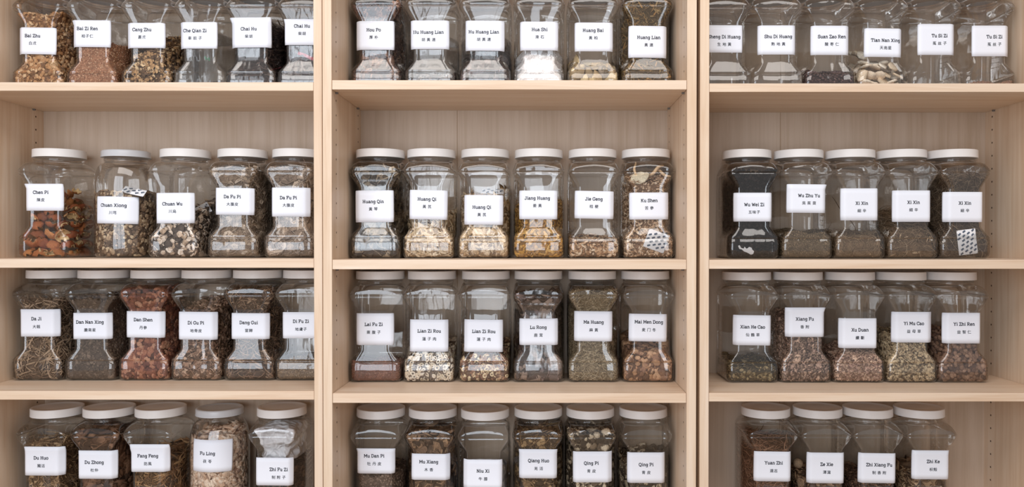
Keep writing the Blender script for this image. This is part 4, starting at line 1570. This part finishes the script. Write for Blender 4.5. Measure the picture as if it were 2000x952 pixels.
# torn white scrap in the Wu Wei Zi jar
root, _ = PLACE[('Wu Wei Zi', 0)]
c = [(-.022, .010), (-.019, .003), (-.013, .0015), (-.008, -.003), (0, -.006), (.008, -.0105), (.013, -.009), (.015, -.0025), (.011, .001),
     (.0095, .0055), (.004, .0075), (-.002, .003), (-.007, .008), (-.009, .0035), (-.015, .0055), (-.018, .0115)]
p = at(1460, 489, root.location.y + 0.0042)
V = [(x, -0.0003 + 0.0006 * math.sin(x * 300), z) for x, z in c] + [(x, 0.0005 + 0.0006 * math.sin(x * 300), z) for x, z in c]
n = len(c)
F = [tuple(range(n)), tuple(range(2 * n - 1, n - 1, -1))] + [(i, (i + 1) % n, (i + 1) % n + n, i + n) for i in range(n)]
o = mesh_obj('torn_packet', V, F, PACK)
o.location = p
tag(o, 'torn white paper scrap at the bottom of the Wu Wei Zi jar', 'paper scrap')


# ---- bags, and film added for bluish glints
def crumple(V, rs, amp, freq):
    f = rs.normal(0, 1, (9, 3)) * freq
    ph = rs.uniform(0, 6, 9)
    d = np.zeros(len(V))
    for i in range(9):
        d += np.abs(np.sin(V @ f[i] + ph[i])) / (1 + i * 0.15)
    d = d / d.max()
    return d * amp


def film_material():
    m, nt, b, _ = new_mat('white_bag_film')
    b.inputs['Base Color'].default_value = (*srgb('F4F4F8'), 1)
    b.inputs['Roughness'].default_value = 0.35
    N, L = nt.nodes, nt.links
    tc = N.new('ShaderNodeTexCoord')
    nz = N.new('ShaderNodeTexNoise')
    nz.inputs['Scale'].default_value = 30
    L.new(tc.outputs['Object'], nz.inputs[0])
    ad = N.new('ShaderNodeVectorMath')
    ad.operation = 'MULTIPLY_ADD'
    L.new(nz.outputs['Color'], ad.inputs[0])
    ad.inputs[1].default_value = (0.03, 0.03, 0.03)
    L.new(tc.outputs['Object'], ad.inputs[2])
    vo = N.new('ShaderNodeTexVoronoi')
    vo.inputs['Scale'].default_value = 48
    L.new(ad.outputs[0], vo.inputs[0])
    bp = N.new('ShaderNodeBump')
    bp.inputs['Strength'].default_value = 0.9
    bp.inputs['Distance'].default_value = 0.012
    L.new(vo.outputs['Distance'], bp.inputs['Height'])
    L.new(bp.outputs[0], b.inputs['Normal'])
    return m


WHITEBAG = film_material()


def bag_in(jar, k, z0, z1, m, label, cat, rs, amp=0.010, inset=0.0045, freq=95, name='bag_or_glint_film', squeeze=1.0, dx=0.0):
    """a film bag that lines the jar between two heights and is gathered at its top"""
    kd = PLACE[(jar, k)][1]
    V, F, rings = [], [], 44
    n = None
    for q in range(rings + 1):
        fr = q / rings
        z = z0 + (z1 - z0) * fr
        c = np.array(full_contour(min(0.222, z), inset, kd))
        pinch = 1 - 0.75 * max(0, (fr - 0.86) / 0.14) ** 1.5
        pinch *= 1 - 0.35 * max(0, (0.06 - fr) / 0.06)
        pinch *= squeeze
        cen = np.array([dx, LIDC])
        c = cen + (c - np.array([0, LIDC])) * pinch
        n = len(c)
        for x, y in c:
            V.append((x, y, z))
    V = np.array(V)
    d = crumple(V, rs, amp, freq)
    dirv = np.stack([V[:, 0] - dx, V[:, 1] - LIDC, np.zeros(len(V))], 1)
    dirv /= np.maximum(1e-6, np.linalg.norm(dirv, axis=1, keepdims=True))
    V = V - dirv * d[:, None]
    if inset > 0.003:
        V = clamp_in(V, kd)
    for q in range(rings):
        for j in range(n):
            a, b = q * n + j, q * n + (j + 1) % n
            F.append((a, b, b + n, a + n))
    F.append(tuple(range(rings * n, (rings + 1) * n)))
    o = mesh_obj(name, V, F, m, None, smooth=True)
    place_inside(o, jar, k)
    return tag(o, label, cat)


rs = np.random.RandomState(21)
bag_in('Zhi Fu Zi', 0, 0.128, 0.222, WHITEBAG, 'crumpled white bag above the herbs in the Zhi Fu Zi jar', 'bag', rs, amp=0.020,
       inset=0.004, freq=75, name='crumpled_bag', squeeze=1.0, dx=0.0)
bag_in('Niu Xi', 0, 0.004, 0.132, WHITEBAG, 'pale bag of roots filling the lower part of the Niu Xi jar', 'bag', rs, amp=0.012,
       inset=0.004, freq=60)
for jn, k, z0, z1, txt_ in (('Che Qian Zi', 0, 0.004, 0.16, 'clear plastic bag inside the Che Qian Zi jar'),
                            ('Chai Hu', 0, 0.004, 0.19, 'clear plastic bag inside the left Chai Hu jar'),
                            ('Chai Hu', 1, 0.004, 0.19, 'clear plastic bag inside the right Chai Hu jar'),
                            ('Hou Po', 0, 0.004, 0.20, 'clear film added for glints inside the Hou Po jar'),  # from here down no real bag: film added to catch window reflections
                            ('Hu Huang Lian', 0, 0.004, 0.15, 'clear film added for glints inside the left Hu Huang Lian jar'),
                            ('Hu Huang Lian', 1, 0.004, 0.15, 'clear film added for glints inside the right Hu Huang Lian jar'),
                            ('Huang Qin', 0, 0.004, 0.21, 'clear film added for glints inside the Huang Qin jar'),
                            ('Lu Rong', 0, 0.004, 0.21, 'clear film added for glints inside the Lu Rong jar')):
    bag_in(jn, k, z0, z1, BAG, txt_, 'bag', rs, amp=0.0014, inset=0.0012, freq=45)


# red ties on the two Chai Hu bags, a green twist tie in Che Qian Zi
def tie(jar, k, pts, r, m, label):
    V, F = [], []
    n = len(pts)
    for i, p in enumerate(pts):
        a = Vector(pts[max(0, i - 1)])
        b = Vector(pts[min(n - 1, i + 1)])
        t = (b - a).normalized()
        s = Vector((0, 1, 0)).cross(t).normalized()
        for (q, e) in ((-r, -.0004), (r, -.0004), (r, .0004), (-r, .0004)):
            V.append(tuple(Vector(p) + s * q + Vector((0, e, 0))))
    for i in range(n - 1):
        for j in range(4):
            F.append((i * 4 + j, i * 4 + (j + 1) % 4, i * 4 + 4 + (j + 1) % 4, i * 4 + 4 + j))
    F += [(0, 1, 2, 3), ((n - 1) * 4 + 3, (n - 1) * 4 + 2, (n - 1) * 4 + 1, (n - 1) * 4)]
    V = clamp_in(np.array(V), 'square')
    o = mesh_obj('bag_tie', V, F, m)
    place_inside(o, jar, k)
    tag(o, label, 'bag tie')


RED = simple('red_tie_plastic', 'C4515A', 0.4)
GREEN = simple('green_tie_plastic', '4E8E66', 0.4)
tie('Chai Hu', 0, [(0.034, 0.02, .045), (0.040, 0.03, .060), (0.050, 0.05, .068), (0.056, 0.07, .078), (0.056, 0.09, .092)], 0.0012, RED,
    'thin red tie at the right flank of the left Chai Hu jar')
tie('Chai Hu', 1, [(-0.012, 0.0125, .095), (0.004, 0.0125, .090), (0.018, 0.0125, .083), (0.032, 0.014, .078)], 0.0036, RED,
    'broad red tie under the paper of the right Chai Hu jar')
tie('Che Qian Zi', 0, [(0.010, 0.0125, .087), (0.014, 0.0125, .080), (0.019, 0.0125, .084), (0.021, 0.0125, .077)], 0.0020, GREEN,
    'small green tie in the Che Qian Zi jar')
